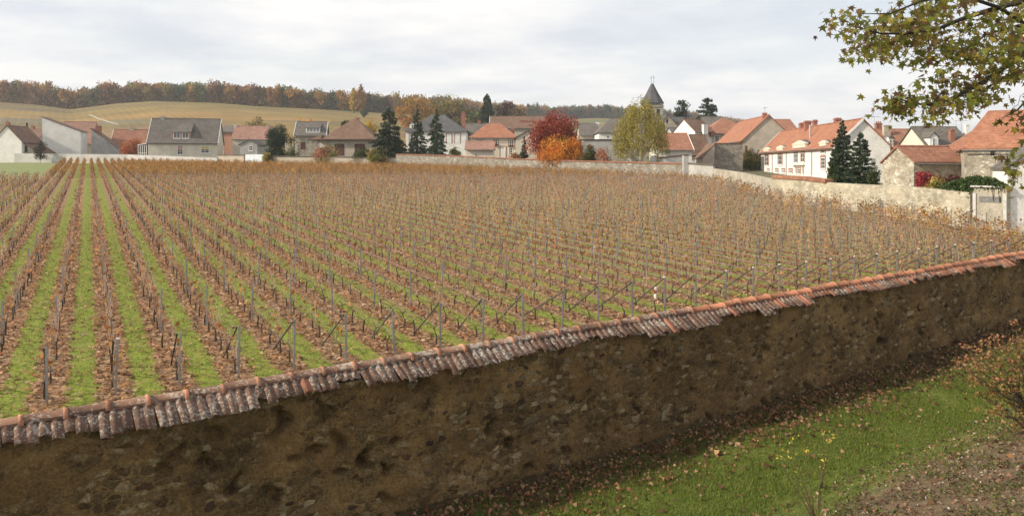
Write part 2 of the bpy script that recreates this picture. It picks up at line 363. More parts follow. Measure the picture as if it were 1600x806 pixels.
def hill_material():
    m, nt, b, o = newmat('hill_vineyards'); g = G(nt); p = pos(g)
    sp = g.n('ShaderNodeSeparateXYZ', {0: p}); X, Y = sp.outputs[0], sp.outputs[1]
    # plots: rotated cells, each with its own tint and row direction
    mp1 = g.n('ShaderNodeMapping', {0: p, 'Rotation': (0, 0, 0.75), 'Scale': (0.0085, 0.034, 0.0)}).outputs[0]
    v = g.n('ShaderNodeTexVoronoi', {'Vector': mp1, 'Scale': 1.0, 'Randomness': 0.75}, distance='CHEBYCHEV')
    sc = g.n('ShaderNodeSeparateColor', {0: v.outputs['Color']}).outputs[0]
    plot = g.ramp(sc, [(0.0, (0.15, 0.115, 0.045)), (0.25, (0.25, 0.165, 0.048)), (0.45, (0.17, 0.145, 0.045)), (0.65, (0.29, 0.18, 0.05)), (0.82, (0.17, 0.13, 0.09)), (1.0, (0.13, 0.14, 0.042))])
    rows = g.math('SINE', g.math('MULTIPLY', g.math('ADD', g.math('MULTIPLY', X, 0.75), g.math('MULTIPLY', Y, 0.45)), 2.1))
    c = g.mix(1.0, plot, g.ramp(rows, [(0.2, 0.92), (0.8, 1.03)]), 'MULTIPLY')
    c = g.mix(1.0, c, g.ramp(g.noise(p, 0.03, 6, 0.65), [(0.3, 0.72), (0.7, 1.2)]), 'MULTIPLY')
    c = g.mix(1.0, c, g.ramp(g.noise(p, 0.6, 4, 0.7), [(0.3, 0.75), (0.7, 1.15)]), 'MULTIPLY')
    g.link(c, b.inputs['Base Color']); b.inputs['Roughness'].default_value = 0.95
    return m
M['hill'] = hill_material()
M['forestfloor'] = plain('forest_floor', (0.05, 0.045, 0.025), (0.10, 0.08, 0.045), 0.1, 0.95, 0)

pxs = np.linspace(-520, 2150, 300)
rows = [0.0]
dep = np.concatenate([np.linspace(0, 1, 30)[:-1], [1.0]])
lines = []
ray = (pxs - CX) / F
wY = np.array([WY[np.argmin(np.abs(WX / WY - r))] if r < WX[-1] / WY[-1] else (WY[-1] - s20 * WX[-1]) / (1 - s20 * r) for r in ray])
far = np.concatenate([np.linspace(45, 230, 60), np.linspace(236, 600, 90), np.linspace(612, 1100, 40), np.linspace(1150, 2400, 16)])
Dg = [wY * (1 - t) + 45 * t if True else 0 for t in np.linspace(0, 1, 26)[:-1]]
for d in far: Dg.append(np.maximum(np.full_like(pxs, d), wY * 0 + d))
Dg = np.array(Dg); Dg = np.maximum.accumulate(Dg, axis=0)
GX = Dg * ray[None, :]; GY = Dg; GZ = gz(GX, GY)
nr, nc = GX.shape
V = np.stack([GX, GY, GZ], -1).reshape(-1, 3)
ii, jj = np.meshgrid(np.arange(nr - 1), np.arange(nc - 1), indexing='ij')
Fq = np.stack([ii * nc + jj, ii * nc + jj + 1, (ii + 1) * nc + jj + 1, (ii + 1) * nc + jj], -1).reshape(-1, 4)
cx = V[Fq].mean(1); cpx = CX + F * cx[:, 0] / cx[:, 1]
cu, cv = uv(cx[:, 0], cx[:, 1])
mi = np.zeros(len(Fq), int)
mi[(cx[:, 1] > np.interp(cpx, PATH_X, PATH_Y) - 1.5) & (cu < -5.6)] = 1
mi[cx[:, 1] > dwall(cpx) + 1.0] = 2
mi[(cx[:, 1] > 238)] = 3
mi[cx[:, 1] > np.interp(cpx, PD_X, PD_Y) + 4] = 4
ground = obj('ground', mesh_np('ground', V, Fq, [M['field'], M['palegrass'], M['yard'], M['hill'], M['forestfloor']], midx=mi, smooth=True))
ground['kind'] = 'structure'

# light field track on the hill
mb = MB(); trk = [(139, 180), (147, 183), (156, 187), (166, 190), (176, 193), (184, 195)]
def hill_hit(x, y):
    for d in np.arange(232, 560, 1.0):
        X = (x - CX) * d / F
        if gzf(X, d) >= zpx(y, d): return X, d
    return (x - CX) * 400 / F, 400
pts = [hill_hit(*t) for t in trk]
pv = []
for i, (X, Y) in enumerate(pts):
    for s in (-0.8, 0.8): pv.append((X, Y + s, gzf(X, Y + s) + 0.15))
mb.add(pv, [(2 * i, 2 * i + 2, 2 * i + 3, 2 * i + 1) for i in range(len(pts) - 1)])
tk = mb.build('path', plain('chalk_track', (0.36, 0.33, 0.26), (0.46, 0.43, 0.36), 0.5, 0.9, 0)); tk['kind'] = 'structure'

# ------------------------------------------------------------------ garden sheet
def garden_material():
    m, nt, b, o = newmat('lawn'); g = G(nt); p = pos(g)
    sp = g.n('ShaderNodeSeparateXYZ', {0: p})
    q = g.math('ADD', g.math('MULTIPLY', sp.outputs[0], 0.531), g.math('MULTIPLY', g.math('SUBTRACT', sp.outputs[1], 16.6), -0.847))
    qn = g.math('ADD', q, g.math('MULTIPLY', g.math('SUBTRACT', g.noise(p, 0.9, 5, 0.6), 0.5), 2.2))
    gr = g.ramp(g.noise(p, 2.2, 7, 0.7), [(0.25, (0.06, 0.085, 0.015)), (0.5, (0.115, 0.145, 0.024)), (0.75, (0.19, 0.195, 0.045))])
    soil = g.ramp(g.noise(p, 5, 7, 0.7), [(0.25, (0.075, 0.052, 0.028)), (0.5, (0.15, 0.105, 0.06)), (0.8, (0.24, 0.18, 0.115))])
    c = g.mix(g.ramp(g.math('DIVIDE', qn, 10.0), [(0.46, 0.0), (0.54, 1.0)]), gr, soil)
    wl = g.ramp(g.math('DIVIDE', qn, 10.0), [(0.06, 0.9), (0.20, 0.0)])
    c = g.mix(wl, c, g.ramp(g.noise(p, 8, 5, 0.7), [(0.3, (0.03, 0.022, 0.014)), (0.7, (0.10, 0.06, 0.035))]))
    g.link(c, b.inputs['Base Color']); b.inputs['Roughness'].default_value = 0.95
    g.bump(g.noise(p, 18, 6, 0.75), 0.8, 0.06, b)
    return m
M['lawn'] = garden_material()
ss = np.linspace(-20, 36, 150); qq = np.linspace(0, 1, 60) ** 1.6 * 40
XX, YY = [], []
for q in qq:
    x, y = wpt(ss); tx, ty = wtan(ss); XX.append(x + ty * q); YY.append(y - tx * q)
XX = np.array(XX); YY = np.array(YY)
V = np.stack([XX, YY, garden_z(XX, YY)], -1).reshape(-1, 3)
ii, jj = np.meshgrid(np.arange(len(qq) - 1), np.arange(len(ss) - 1), indexing='ij'); nc = len(ss)
Fq = np.stack([ii * nc + jj, (ii + 1) * nc + jj, (ii + 1) * nc + jj + 1, ii * nc + jj + 1], -1).reshape(-1, 4)
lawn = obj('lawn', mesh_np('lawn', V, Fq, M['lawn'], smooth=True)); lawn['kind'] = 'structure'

# ------------------------------------------------------------------ the near garden wall
def wall_face_material():
    m, nt, b, o = newmat('old_rendered_rubble'); g = G(nt); p = pos(g)
    base = g.ramp(g.noise(p, 0.7, 9, 0.72, 0.0), [(0.30, (0.085, 0.054, 0.024)), (0.5, (0.20, 0.125, 0.052)), (0.70, (0.34, 0.225, 0.10))])
    # rubble showing through thin render
    wob = g.n('ShaderNodeVectorMath', {0: g.n('ShaderNodeTexNoise', {'Vector': p, 'Scale': 5.0, 'Detail': 5, 'Roughness': 0.7}).outputs[1], 'Scale': 0.17}, operation='SCALE').outputs[0]
    pw = g.n('ShaderNodeVectorMath', {0: p, 1: wob}, operation='ADD').outputs[0]
    mps = g.n('ShaderNodeMapping', {0: pw, 'Scale': (4.5, 4.5, 8.0)}).outputs[0]
    ve = g.n('ShaderNodeTexVoronoi', {'Vector': mps, 'Scale': 1.0}, feature='DISTANCE_TO_EDGE').outputs[0]
    vc = g.n('ShaderNodeSeparateColor', {0: g.n('ShaderNodeTexVoronoi', {'Vector': mps, 'Scale': 1.0}).outputs['Color']}).outputs[0]
    stone = g.ramp(vc, [(0.0, (0.05, 0.032, 0.02)), (0.4, (0.12, 0.088, 0.05)), (0.75, (0.21, 0.15, 0.075)), (1.0, (0.38, 0.30, 0.18))])
    stone = g.mix(1.0, stone, g.ramp(g.noise(p, 11, 6, 0.75), [(0.25, 0.5), (0.75, 1.35)]), 'MULTIPLY')
    show = g.math('MULTIPLY', g.ramp(ve, [(0.04, 0.0), (0.11, 1.0)]), g.ramp(g.noise(p, 1.3, 7, 0.75), [(0.43, 0.0), (0.54, 0.85)]))
    c = g.mix(show, base, stone)
    c = g.mix(1.0, c, g.ramp(g.noise(p, 22, 6, 0.8), [(0.3, 0.42), (0.68, 1.35)]), 'MULTIPLY')
    c = g.mix(g.ramp(g.noise(p, 4.5, 5, 0.7), [(0.62, 0.0), (0.70, 0.85)]), c, (0.03, 0.022, 0.012))
    mp1 = g.n('ShaderNodeMapping', {0: pw, 'Scale': (2.6, 2.6, 0.45)}).outputs[0]
    c = g.mix(g.ramp(g.noise(mp1, 1.0, 6, 0.7), [(0.58, 0.0), (0.72, 0.6)]), c, (0.022, 0.019, 0.013))
    c = g.mix(g.ramp(g.noise(p, 0.45, 5, 0.65), [(0.55, 0.0), (0.75, 0.3)]), c, (0.06, 0.048, 0.025))
    g.link(c, b.inputs['Base Color']); b.inputs['Roughness'].default_value = 0.97; b.inputs['Specular IOR Level'].default_value = 0.1
    h = g.math('ADD', g.noise(p, 7, 8, 0.75), g.math('MULTIPLY', show, 0.5))
    g.bump(h, 1.0, 0.05, b)
    return m
M['wallface'] = wall_face_material()
gw = thing('garden_wall', 'long dark rendered rubble wall with terracotta tile coping in the foreground', 'wall', (0, 16.6, float(garden_z(0, 16.6))))
def wchild(name, me): 
    o = obj(name, me); o.parent = gw; o.matrix_parent_inverse = Matrix.Translation(-gw.location); return o
s_a = np.arange(-16, 32, 0.05); TH = 0.24
nz = 62
x, y = wpt(s_a); tx, ty = wtan(s_a)
top = A * y + HR - 0.31; bot = garden_z(x + ty * TH, y - tx * TH) - 0.25
tt = np.linspace(0, 1, nz)
P = np.zeros((nz, len(s_a), 3))
for k in range(nz): P[k, :, 0] = x + ty * TH; P[k, :, 1] = y - tx * TH; P[k, :, 2] = bot + (top - bot) * tt[k]
holes = [(rng.uniform(-8, 24), rng.uniform(0.45, 2.9), rng.uniform(0.05, 0.16), rng.uniform(0.05, 0.22)) for _ in range(70)]
holes += [(-4.3, 0.55, 0.10, 0.25), (-4.0, 1.1, 0.12, 0.22), (-2.2, 0.35, 0.2, 0.28), (-2.1, 0.75, 0.06, 0.15), (-0.6, 1.5, 0.1, 0.2), (-5.1, 0.6, 0.12, 0.3), (-4.5, 1.2, 0.2, 0.12), (-3.4, 1.7, 0.12, 0.12)]
disp = np.zeros((nz, len(s_a)))
for k in range(nz):
    for i in range(len(s_a)):
        v = Vector((s_a[i], P[k, i, 2], 0))
        disp[k, i] = 0.04 * noise.noise(v * 0.7) + 0.016 * noise.noise(v * 3.3) + 0.028 * noise.noise(v * 8.5)
below = top[None, :] - P[:, :, 2]
for hs, hz, hw, hh in holes:
    e = ((s_a[None, :] - hs + 0.1 * np.sin(below * 9)) / hw) ** 2 + ((below - hz) / hh) ** 2
    disp -= (0.20 if hs < 0 else 0.15) * np.exp(-e ** 2)
hgt = P[:, :, 2] - (bot + 0.25)[None, :]
disp += 0.07 / (1 + np.exp((hgt - 0.5 - 0.08 * np.sin(s_a * 1.7)[None, :]) * 16))
P[:, :, 0] += ty[None, :] * disp; P[:, :, 1] -= tx[None, :] * disp
V = P.reshape(-1, 3); nc = len(s_a)
ii, jj = np.meshgrid(np.arange(nz - 1), np.arange(nc - 1), indexing='ij')
Fq = np.stack([ii * nc + jj, ii * nc + jj + 1, (ii + 1) * nc + jj + 1, (ii + 1) * nc + jj], -1).reshape(-1, 4)
# top and field side close the wall
nb = len(V); V2 = []
for zz_ in (top, A * y - 0.4): V2.append(np.stack([x - ty * TH, y + tx * TH, zz_], -1))
V = np.concatenate([V] + V2); a0 = (nz - 1) * nc; j = np.arange(nc - 1)
F2 = np.concatenate([np.stack([a0 + j, a0 + j + 1, nb + j + 1, nb + j], -1), np.stack([nb + j, nb + j + 1, nb + nc + j + 1, nb + nc + j], -1)])
wchild('wall_face', mesh_np('wall_face', V, np.concatenate([Fq, F2]), M['wallface'], smooth=True))

# stones showing through the render
M['stone_a'] = plain('warm_stone', (0.14, 0.095, 0.045), (0.26, 0.185, 0.095), 5, 0.95, 0.7, rnd=0.6)
M['stone_b'] = plain('pale_stone', (0.19, 0.145, 0.08), (0.36, 0.29, 0.175), 5, 0.95, 0.7, rnd=0.6)
M['stone_c'] = plain('dark_red_stone', (0.05, 0.028, 0.018), (0.10, 0.06, 0.04), 5, 0.95, 0.7, rnd=0.4)
def stone_mesh(k, mat):
    import bmesh
    bm = bmesh.new(); bmesh.ops.create_icosphere(bm, subdivisions=2, radius=1.0)
    for v in bm.verts:
        c = v.co
        f = 1 + 0.5 * noise.noise(c * 1.2 + Vector((k * 7.1, 0, 0))) + 0.3 * noise.noise(c * 3 + Vector((0, k * 3.3, 0)))
        c = Vector([math.copysign(abs(t) ** 0.7, t) for t in c]) * f
        v.co = c
    bmesh.ops.delete(bm, geom=[v for v in bm.verts if v.co.y > 0.35], context='VERTS')   # the back is inside the wall
    me = bpy.data.meshes.new('stone'); bm.to_mesh(me); bm.free(); me.materials.append(mat); return me
smesh = [stone_mesh(k, M[['stone_a', 'stone_b', 'stone_c'][k % 3]]) for k in range(9)]
nst = 0; spl = []
while nst < 300:
    s = rng.uniform(-10, 26) if rng.random() < 0.3 else rng.normal(1.5, 4.5)
    if s < -10.5 or s > 26: continue
    sx, sy = wpt(s); stx, sty = wtan(s)
    gzv = float(garden_z(sx, sy)); tv = A * sy + HR - 0.2
    fz = rng.uniform(0.12, 0.92); z = gzv + (tv - gzv) * fz
    if noise.noise(Vector((s * 0.5, z * 0.8, 3.3))) < -0.12: continue
    L_ = rng.uniform(0.035, 0.12) * (1.5 if rng.random() < 0.2 else 1); H_ = L_ * rng.uniform(0.4, 0.75)
    if any(abs(s - a) < (L_ + c) * 0.9 and abs(z - b_) < (H_ + d_) * 0.9 for a, b_, c, d_ in spl): continue
    spl.append((s, z, L_, H_))
    kk = int(np.interp(z, bot[np.argmin(abs(s_a - s))] + (top - bot)[np.argmin(abs(s_a - s))] * tt, np.arange(nz)))
    dd = TH + disp[kk, np.argmin(abs(s_a - s))]
    o = wchild('stone', smesh[rng.choice(9, p=np.array([2.0, 2.2, 0.8] * 3) / 15)])
    o.location = (sx + sty * (dd - 0.012), sy - stx * (dd - 0.012), z); o.rotation_euler = (0, rng.uniform(-0.35, 0.35), math.atan2(sty, stx))
    o.scale = (L_, 0.035, H_); nst += 1

# coping: ridge tiles with raised collars, wavy roof tiles below
def tile_material(name, c1, c2, lichen, lam):
    m, nt, b, o = newmat(name); g = G(nt); p = pos(g)
    c = g.ramp(g.noise(p, 3.0, 6, 0.65), [(0.3, c1), (0.7, c2)])
    r = g.n('ShaderNodeObjectInfo').outputs['Random']
    c = g.mix(1.0, c, g.ramp(r, [(0.0, 0.62), (1.0, 1.15)]), 'MULTIPLY')
    c = g.mix(g.ramp(g.noise(p, 6, 6, 0.7), [(0.52, 0.0), (0.66, 0.75)]), c, (0.06, 0.045, 0.038))
    v = g.math('ADD', g.math('MULTIPLY', g.noise(p, 17, 5, 0.65, 0.3), 0.7), g.math('MULTIPLY', g.noise(p, 2.5, 3, 0.5), 0.33))
    c = g.mix(g.ramp(v, [(lam, 0.0), (lam + 0.06, 0.85)]), c, lichen)
    g.link(c, b.inputs['Base Color']); b.inputs['Roughness'].default_value = 0.9
    g.bump(g.noise(p, 30, 5, 0.7), 0.5, 0.015, b)
    return m
M['ridge'] = tile_material('ridge_clay', (0.15, 0.085, 0.06), (0.25, 0.135, 0.09), (0.30, 0.27, 0.23), 0.53)
M['ridge_new'] = tile_material('ridge_clay_bright', (0.34, 0.14, 0.08), (0.42, 0.19, 0.11), (0.30, 0.2, 0.15), 0.66)
M['collar'] = tile_material('collar_clay', (0.42, 0.19, 0.11), (0.50, 0.25, 0.15), (0.35, 0.24, 0.17), 0.7)
M['pan'] = tile_material('pan_clay', (0.115, 0.068, 0.048), (0.20, 0.115, 0.080), (0.34, 0.315, 0.27), 0.53)
M['pan_new'] = tile_material('pan_clay_bright', (0.27, 0.115, 0.07), (0.36, 0.17, 0.105), (0.32, 0.26, 0.2), 0.62)
def ridge_mesh(bodymat, Lr=0.60, rad=0.103):
    mb = MB(); ns = 8
    rings = [(0, rad * 0.94, 0), (Lr - 0.06, rad, 0), (Lr - 0.06, rad + 0.020, 1), (Lr + 0.01, rad + 0.014, 1), (Lr + 0.012, rad - 0.01, 1)]
    V = []
    for xx, r, _ in rings:
        for k in range(ns + 1):
            a = PI * (-0.05 + 1.1 * k / ns); V.append((xx, r * math.cos(a) * 1.15, r * math.sin(a)))
    n1 = ns + 1
    for i in range(len(rings) - 1): mb.add([], [], 0)
    mb.v = V
    for i in range(len(rings) - 1):
        for k in range(ns): mb.f.append([i * n1 + k, (i + 1) * n1 + k, (i + 1) * n1 + k + 1, i * n1 + k + 1]); mb.m.append(rings[i + 1][2])
    return mb.me('ridge_tile', [bodymat, M['collar']], smooth=False)
rm = [ridge_mesh(M['ridge']), ridge_mesh(M['ridge_new'])]
for me in rm:
    for p_ in me.polygons: p_.use_smooth = True
s = -12.0
while s < 28:
    x0, y0 = wpt(s); tx0, ty0 = wtan(s); sag = 0.012 * math.sin(s * 1.9) + rng.normal(0, 0.006)
    o = wchild('ridge_tile', rm[1 if s > 6 + rng.normal(0, 1) else 0])
    o.location = (x0, y0, A * y0 + HR - 0.125 + sag); o.rotation_euler = (rng.normal(0, 0.02), -math.atan(A * ty0) + rng.normal(0, 0.012), math.atan2(ty0, tx0) + rng.normal(0, 0.012))
    s += 0.6
def pan_mesh(mat, Lp, jag, side=1):
    """a wavy tile: x across, y down the slope (garden side), solid"""
    ns, nr_ = 8, 3; wv = 0.086; V = []; mb = MB()
    for layer in (0, -0.016):
        for r in range(nr_):
            for k in range(ns + 1):
                xx = -wv + 2 * wv * k / ns
                yy = Lp * r / (nr_ - 1)
                if r == nr_ - 1: yy += jag * noise.noise(Vector((k * 0.7, Lp * 30, 1.0)))
                V.append((xx, -yy * side, layer + 0.021 * math.cos(2 * PI * (k / ns - 0.35))))
    n1 = ns + 1; nl = nr_ * n1; Fc = []
    for r in range(nr_ - 1):
        for k in range(ns): Fc.append([r * n1 + k, (r + 1) * n1 + k, (r + 1) * n1 + k + 1, r * n1 + k + 1])
    for k in range(ns): a = (nr_ - 1) * n1 + k; Fc.append([a, a + nl, a + nl + 1, a + 1])
    for r in range(nr_ - 1):
        Fc.append([r * n1, r * n1 + nl, (r + 1) * n1 + nl, (r + 1) * n1])
        e = ns; Fc.append([r * n1 + e, (r + 1) * n1 + e, (r + 1) * n1 + e + nl, r * n1 + e + nl])
    mb.v = V; mb.f = Fc if side == 1 else [f[::-1] for f in Fc]; mb.m = [0] * len(Fc)
    return mb.me('roof_tile', mat)
LV = [0.27, 0.36, 0.44, 0.52, 0.60]
pans = {(i, k, j): pan_mesh(M['pan_new' if k else 'pan'], LV[i], j * 0.03) for i in range(5) for k in (0, 1) for j in (0, 1, 2)}
for me in pans.values(): me.polygons.foreach_set('use_smooth', [True] * len(me.polygons))
s = -11.5; run = 0; li = 3; cnt = 0
back = []
bm_ = pan_mesh(M['pan_new'], 0.42, 0.02, -1); bV = np.array([v.co[:] for v in bm_.vertices]); bF = np.array([p_.vertices[:] for p_ in bm_.polygons])
PW = 0.164
while s < 28:
    if run <= 0:
        run = int(rng.integers(3, 11)); li = int(np.clip(round(np.interp(s, [-11, -6.2, -5.6, -3, -2, 0.5, 4, 6, 9, 14, 28], [3.6, 3.4, 2.2, 2.0, 1.8, 2.4, 3.2, 3.2, 2.6, 1.8, 1.5]) + rng.normal(0, 0.95)), 0, 4)); tw = rng.normal(0, 0.035)
    x0, y0 = wpt(s); tx0, ty0 = wtan(s)
    l2 = min(4, max(0, li + (1 if rng.random() < 0.12 else 0) - (1 if rng.random() < 0.12 else 0)))
    Rm = Matrix.Translation((x0, y0, A * y0 + HR - 0.115)) @ Matrix.Rotation(math.atan2(ty0, tx0) + rng.normal(0, 0.03) + tw, 4, 'Z') @ Matrix.Rotation(-math.atan(A * ty0), 4, 'Y')
    gs = Rm @ Matrix.Translation((0, -0.06, 0)) @ Matrix.Rotation(0.50 + rng.normal(0, 0.03), 4, 'X')
    k = 1 if rng.random() < np.interp(s, [-10, 6, 9, 20], [0.03, 0.06, 0.25, 0.7]) else 0
    o = wchild('roof_tile', pans[(l2, k, int(rng.integers(0, 3)))]); o.matrix_basis = gs
    bs = Rm @ Matrix.Translation((0, 0.06, 0)) @ Matrix.Rotation(-0.50, 4, 'X')
    back.append((bV @ np.array(bs.to_3x3()).T + np.array(bs.translation), bF, (0, 0, 0)))
    s += PW; run -= 1
V, Fq, _ = join(back)
o = wchild('field_side_tiles', mesh_np('field_side_tiles', V, Fq, M['pan_new'])); o['kind'] = 'stuff'

# ------------------------------------------------------------------ vineyard: vines, trellises, fallen leaves, grass
TRK = (0.075, 0.054, 0.040)
def vine_proto(level, k):
    """level 0 nearly bare, 1 some leaves, 2 leafy; x along the row. Returns trunk, canes, leaves as (V,F,C)"""
    r = random.Random(100 * level + k)
    h = r.uniform(0.26, 0.38); dx = r.uniform(-0.08, 0.08)
    tr = [tube([(0, 0, -0.15), (r.uniform(-.03, .03), r.uniform(-.03, .03), 0.18), (dx, r.uniform(-.03, .03), h)], [0.030, 0.023, 0.020], 5) + (TRK,)]
    sgn = 1
    ax = [(dx, 0, h), (dx + sgn * 0.25, r.uniform(-.03, .03), h + 0.06), (dx + sgn * 0.55, r.uniform(-.03, .03), h + 0.03)]
    tr.append(tube(ax, [0.018, 0.013, 0.008], 4) + (TRK,))
    ax2 = [(dx, 0, h), (dx - sgn * 0.18, r.uniform(-.03, .03), h + 0.09), (dx - sgn * 0.38, r.uniform(-.03, .03), h + 0.05)]
    tr.append(tube(ax2, [0.015, 0.011, 0.007], 4) + (TRK,))
    tr = join(tr)
    cs = []; tips = []
    for i in range(r.randint(7, 10) if level else r.randint(5, 8)):
        x0 = r.uniform(-0.42, 0.58); z0 = h + r.uniform(-0.02, 0.08); l = r.uniform(0.36, 0.76)
        p1 = (x0 + r.uniform(-.06, .06), r.uniform(-.06, .06), z0 + l * 0.5); p2 = (p1[0] + r.uniform(-.12, .12), p1[1] + r.uniform(-.1, .1), z0 + l)
        c = r.choice([(0.36, 0.22, 0.155), (0.42, 0.26, 0.185), (0.28, 0.17, 0.12), (0.47, 0.34, 0.25)])
        cs.append(tube([(x0, 0, z0), p1, p2], [0.006, 0.005, 0.0035], 3) + (c,)); tips += [p1, p2]
    cs = join(cs)
    nl = (4, 13, 66)[level]
    T = np.array(tips)[[r.randrange(len(tips)) for _ in range(nl)]] + np.array([[r.gauss(0, .10), r.gauss(0, .10), r.gauss(-0.05, .14)] for _ in range(nl)])
    lv, lf = leaves(T, np.array([r.uniform(0.08, 0.15) for _ in range(nl)]), 0.85, hang=0.4)
    pal = [(0.36, 0.15, 0.06), (0.43, 0.19, 0.065), (0.28, 0.12, 0.06), (0.40, 0.24, 0.08)] if level < 2 else [(0.34, 0.165, 0.040), (0.40, 0.21, 0.05), (0.28, 0.12, 0.035), (0.36, 0.26, 0.06), (0.24, 0.12, 0.045)]
    return tr, cs, (lv, lf, np.repeat(pick(pal, nl), 4, axis=0))
NV = 5
VP = [[vine_proto(l, k) for k in range(NV)] for l in range(3)]
vm = [[tuple(obj_me for obj_me in (mesh_np('trunk', t[0], t[1], M['wood'], t[2]), mesh_np('canes', c[0], c[1], M['wood'], c[2]), mesh_np('leaves', f[0], f[1], M['leaf'], f[2]))) for t, c, f in VP[l]] for l in range(3)]
rowang = math.atan2(RD[1], RD[0])
ORD = lambda n: f"{n}{'th' if 10 <= n % 100 <= 20 else {1: 'st', 2: 'nd', 3: 'rd'}.get(n % 10, 'th')}"

post_me = None
def make_posts():
    mb = MB(); mb.box((-0.018, -0.022, -0.3), (0.018, -0.016, 1.16)); mb.box((-0.018, -0.016, -0.3), (-0.012, 0.022, 1.16)); mb.box((0.012, -0.016, -0.3), (0.018, 0.022, 1.16))
    a = mb.me('post', M['postm'])
    mb = MB(); mb.box((-0.020, -0.022, -0.4), (0.020, -0.016, 1.13)); mb.box((-0.020, -0.016, -0.4), (-0.014, 0.022, 1.13)); mb.box((0.014, -0.016, -0.4), (0.020, 0.022, 1.13))
    b_ = mb.me('end_post', M['postm'])
    mb = MB(); mb.box((-0.027, -0.029, 1.13), (0.027, 0.029, 1.15))
    c = mb.me('cap', M['plastic'])
    mb = MB(); mb.tube([(0.0, 0, 1.09), (1.0, 0, 0.48), (1.95, 0, -0.10)], [0.020, 0.020, 0.020], 5)
    d = mb.me('brace', M['brace'])
    return a, b_, c, d
PM, EM, CM, BM = make_posts()
cand = []      # individual vine candidates
far_xyz, far_lv = [], []
row_no = 0; far_no = 0; side_r = 0
k_first = min(k for k in range(-13, 66) if (lambda u: CX + F * (u * PD[0] + V0 * RD[0]) / (u * PD[1] + V0 * RD[1]))(U0 + DU * k) > 0)
def inside(px): return (px > -90) & (px < 1690)
for k in range(-13, 66):
    u = U0 + DU * k
    def P2(v): return u * PD[0] + v * RD[0], u * PD[1] + v * RD[1]
    # ---- near plot
    for plot in (1, 2):
        vs = np.arange(V0 + 0.45 if plot == 1 else 40.0, 240, 1.0)
        X = u * PD[0] + vs * RD[0]; Y = u * PD[1] + vs * RD[1]; px = CX + F * X / Y
        pth = np.interp(px, PATH_X, PATH_Y); dw = dwall(px)
        ok = (px > -330) & (px < 1720) & (Y < dw - 1.3)
        if plot == 1: ok &= (Y < pth - 1.2)
        else: ok &= (Y > pth + 1.6) & (u > -5.0)
        if ok.sum() < 3: continue
        if not inside(px[ok]).any(): continue
        vs, X, Y, px = vs[ok], X[ok], Y[ok], px[ok]
        va, vb = vs[0] - 0.55, vs[-1] + 0.5
        if plot == 1: va = max(va, V0)
        x0, y0 = P2(va); near_end = plot == 1 and va <= V0 + 0.01
        pxe = CX + F * x0 / y0
        if near_end and pxe > 0:
            row_no += 1; lab = f"braced vine trellis, its end post {ORD(row_no)} from the left along the tiled wall"
            grp = 'trellises of the near plot'
        elif plot == 1:
            if u < 5: lab = f"wire trellis entering at left edge, {ORD(max(1, k_first - k))} row left of the first end post"
            else: side_r += 1; lab = f"wire trellis by the right wall, {ORD(side_r)} beyond the last end post in view"
            grp = 'trellises entering from the side'
        else: far_no += 1; lab = f"trellis in the orange plot before the far wall, {ORD(far_no)} from its left end"; grp = 'trellises of the far plot'
        t = thing('vine_trellis', lab, 'trellis', (x0, y0, gzf(x0, y0)), rowang, grp)
        jit = rng.normal(0, 0.012, 4)
        if plot == 1 or k % 1 == 0:
            e = obj('end_post', EM, t); e.rotation_euler = (jit[0] * 2, jit[1] * 2, 0)
            if pxe > 1120 or plot == 2 or rng.random() < 0.1: obj('cap', CM, e)
            bo = obj('brace', BM, t); bo.rotation_euler = (0, rng.normal(0, 0.035) - 0.0, rng.normal(0, 0.03)); bo.location = (0.0, 0.045, 0)
        vpost = va + 5.3 + rng.uniform(-0.3, 0.3)
        while vpost < vb:
            xp, yp = P2(vpost); ppx = CX + F * xp / yp
            if -20 < ppx < 1620 and (plot == 1 or (vpost - va) < 14):
                o = obj('post', PM, t); o.location = (vpost - va, rng.normal(0, 0.01), gzf(xp, yp) - gzf(x0, y0)); o.rotation_euler = (rng.normal(0, 0.02), rng.normal(0, 0.02), 0)
                o.scale = (1, 1, rng.uniform(0.96, 1.05))
            vpost += 5.0
        xe, ye = P2(vb); dz = gzf(xe, ye) - gzf(x0, y0)
        for hz in ((0.52, 0.80, 1.06) if plot == 1 else (1.0,)):
            Lw = vb - va; ks = np.linspace(0, 1, 12)
            mb = MB(); mb.tube([(q * Lw, 0.028 * (-1) ** i, hz + dz * q - 0.01 * (i % 2)) for i, q in enumerate(ks)], 0.0028, 3)
            obj('wire', mb.me('wire', M['wire']), t)
        for i in range(len(vs)):
            if not (-60 < px[i] < 1660): continue
            if rng.random() < 0.04: continue
            far_xyz.append((X[i] + rng.normal(0, 0.03), Y[i] + rng.normal(0, 0.05), gzf(X[i], Y[i]), Y[i], row_no if near_end and pxe > 0 else -(k_first - k), i + 1, px[i], plot))
VA = np.array(far_xyz)
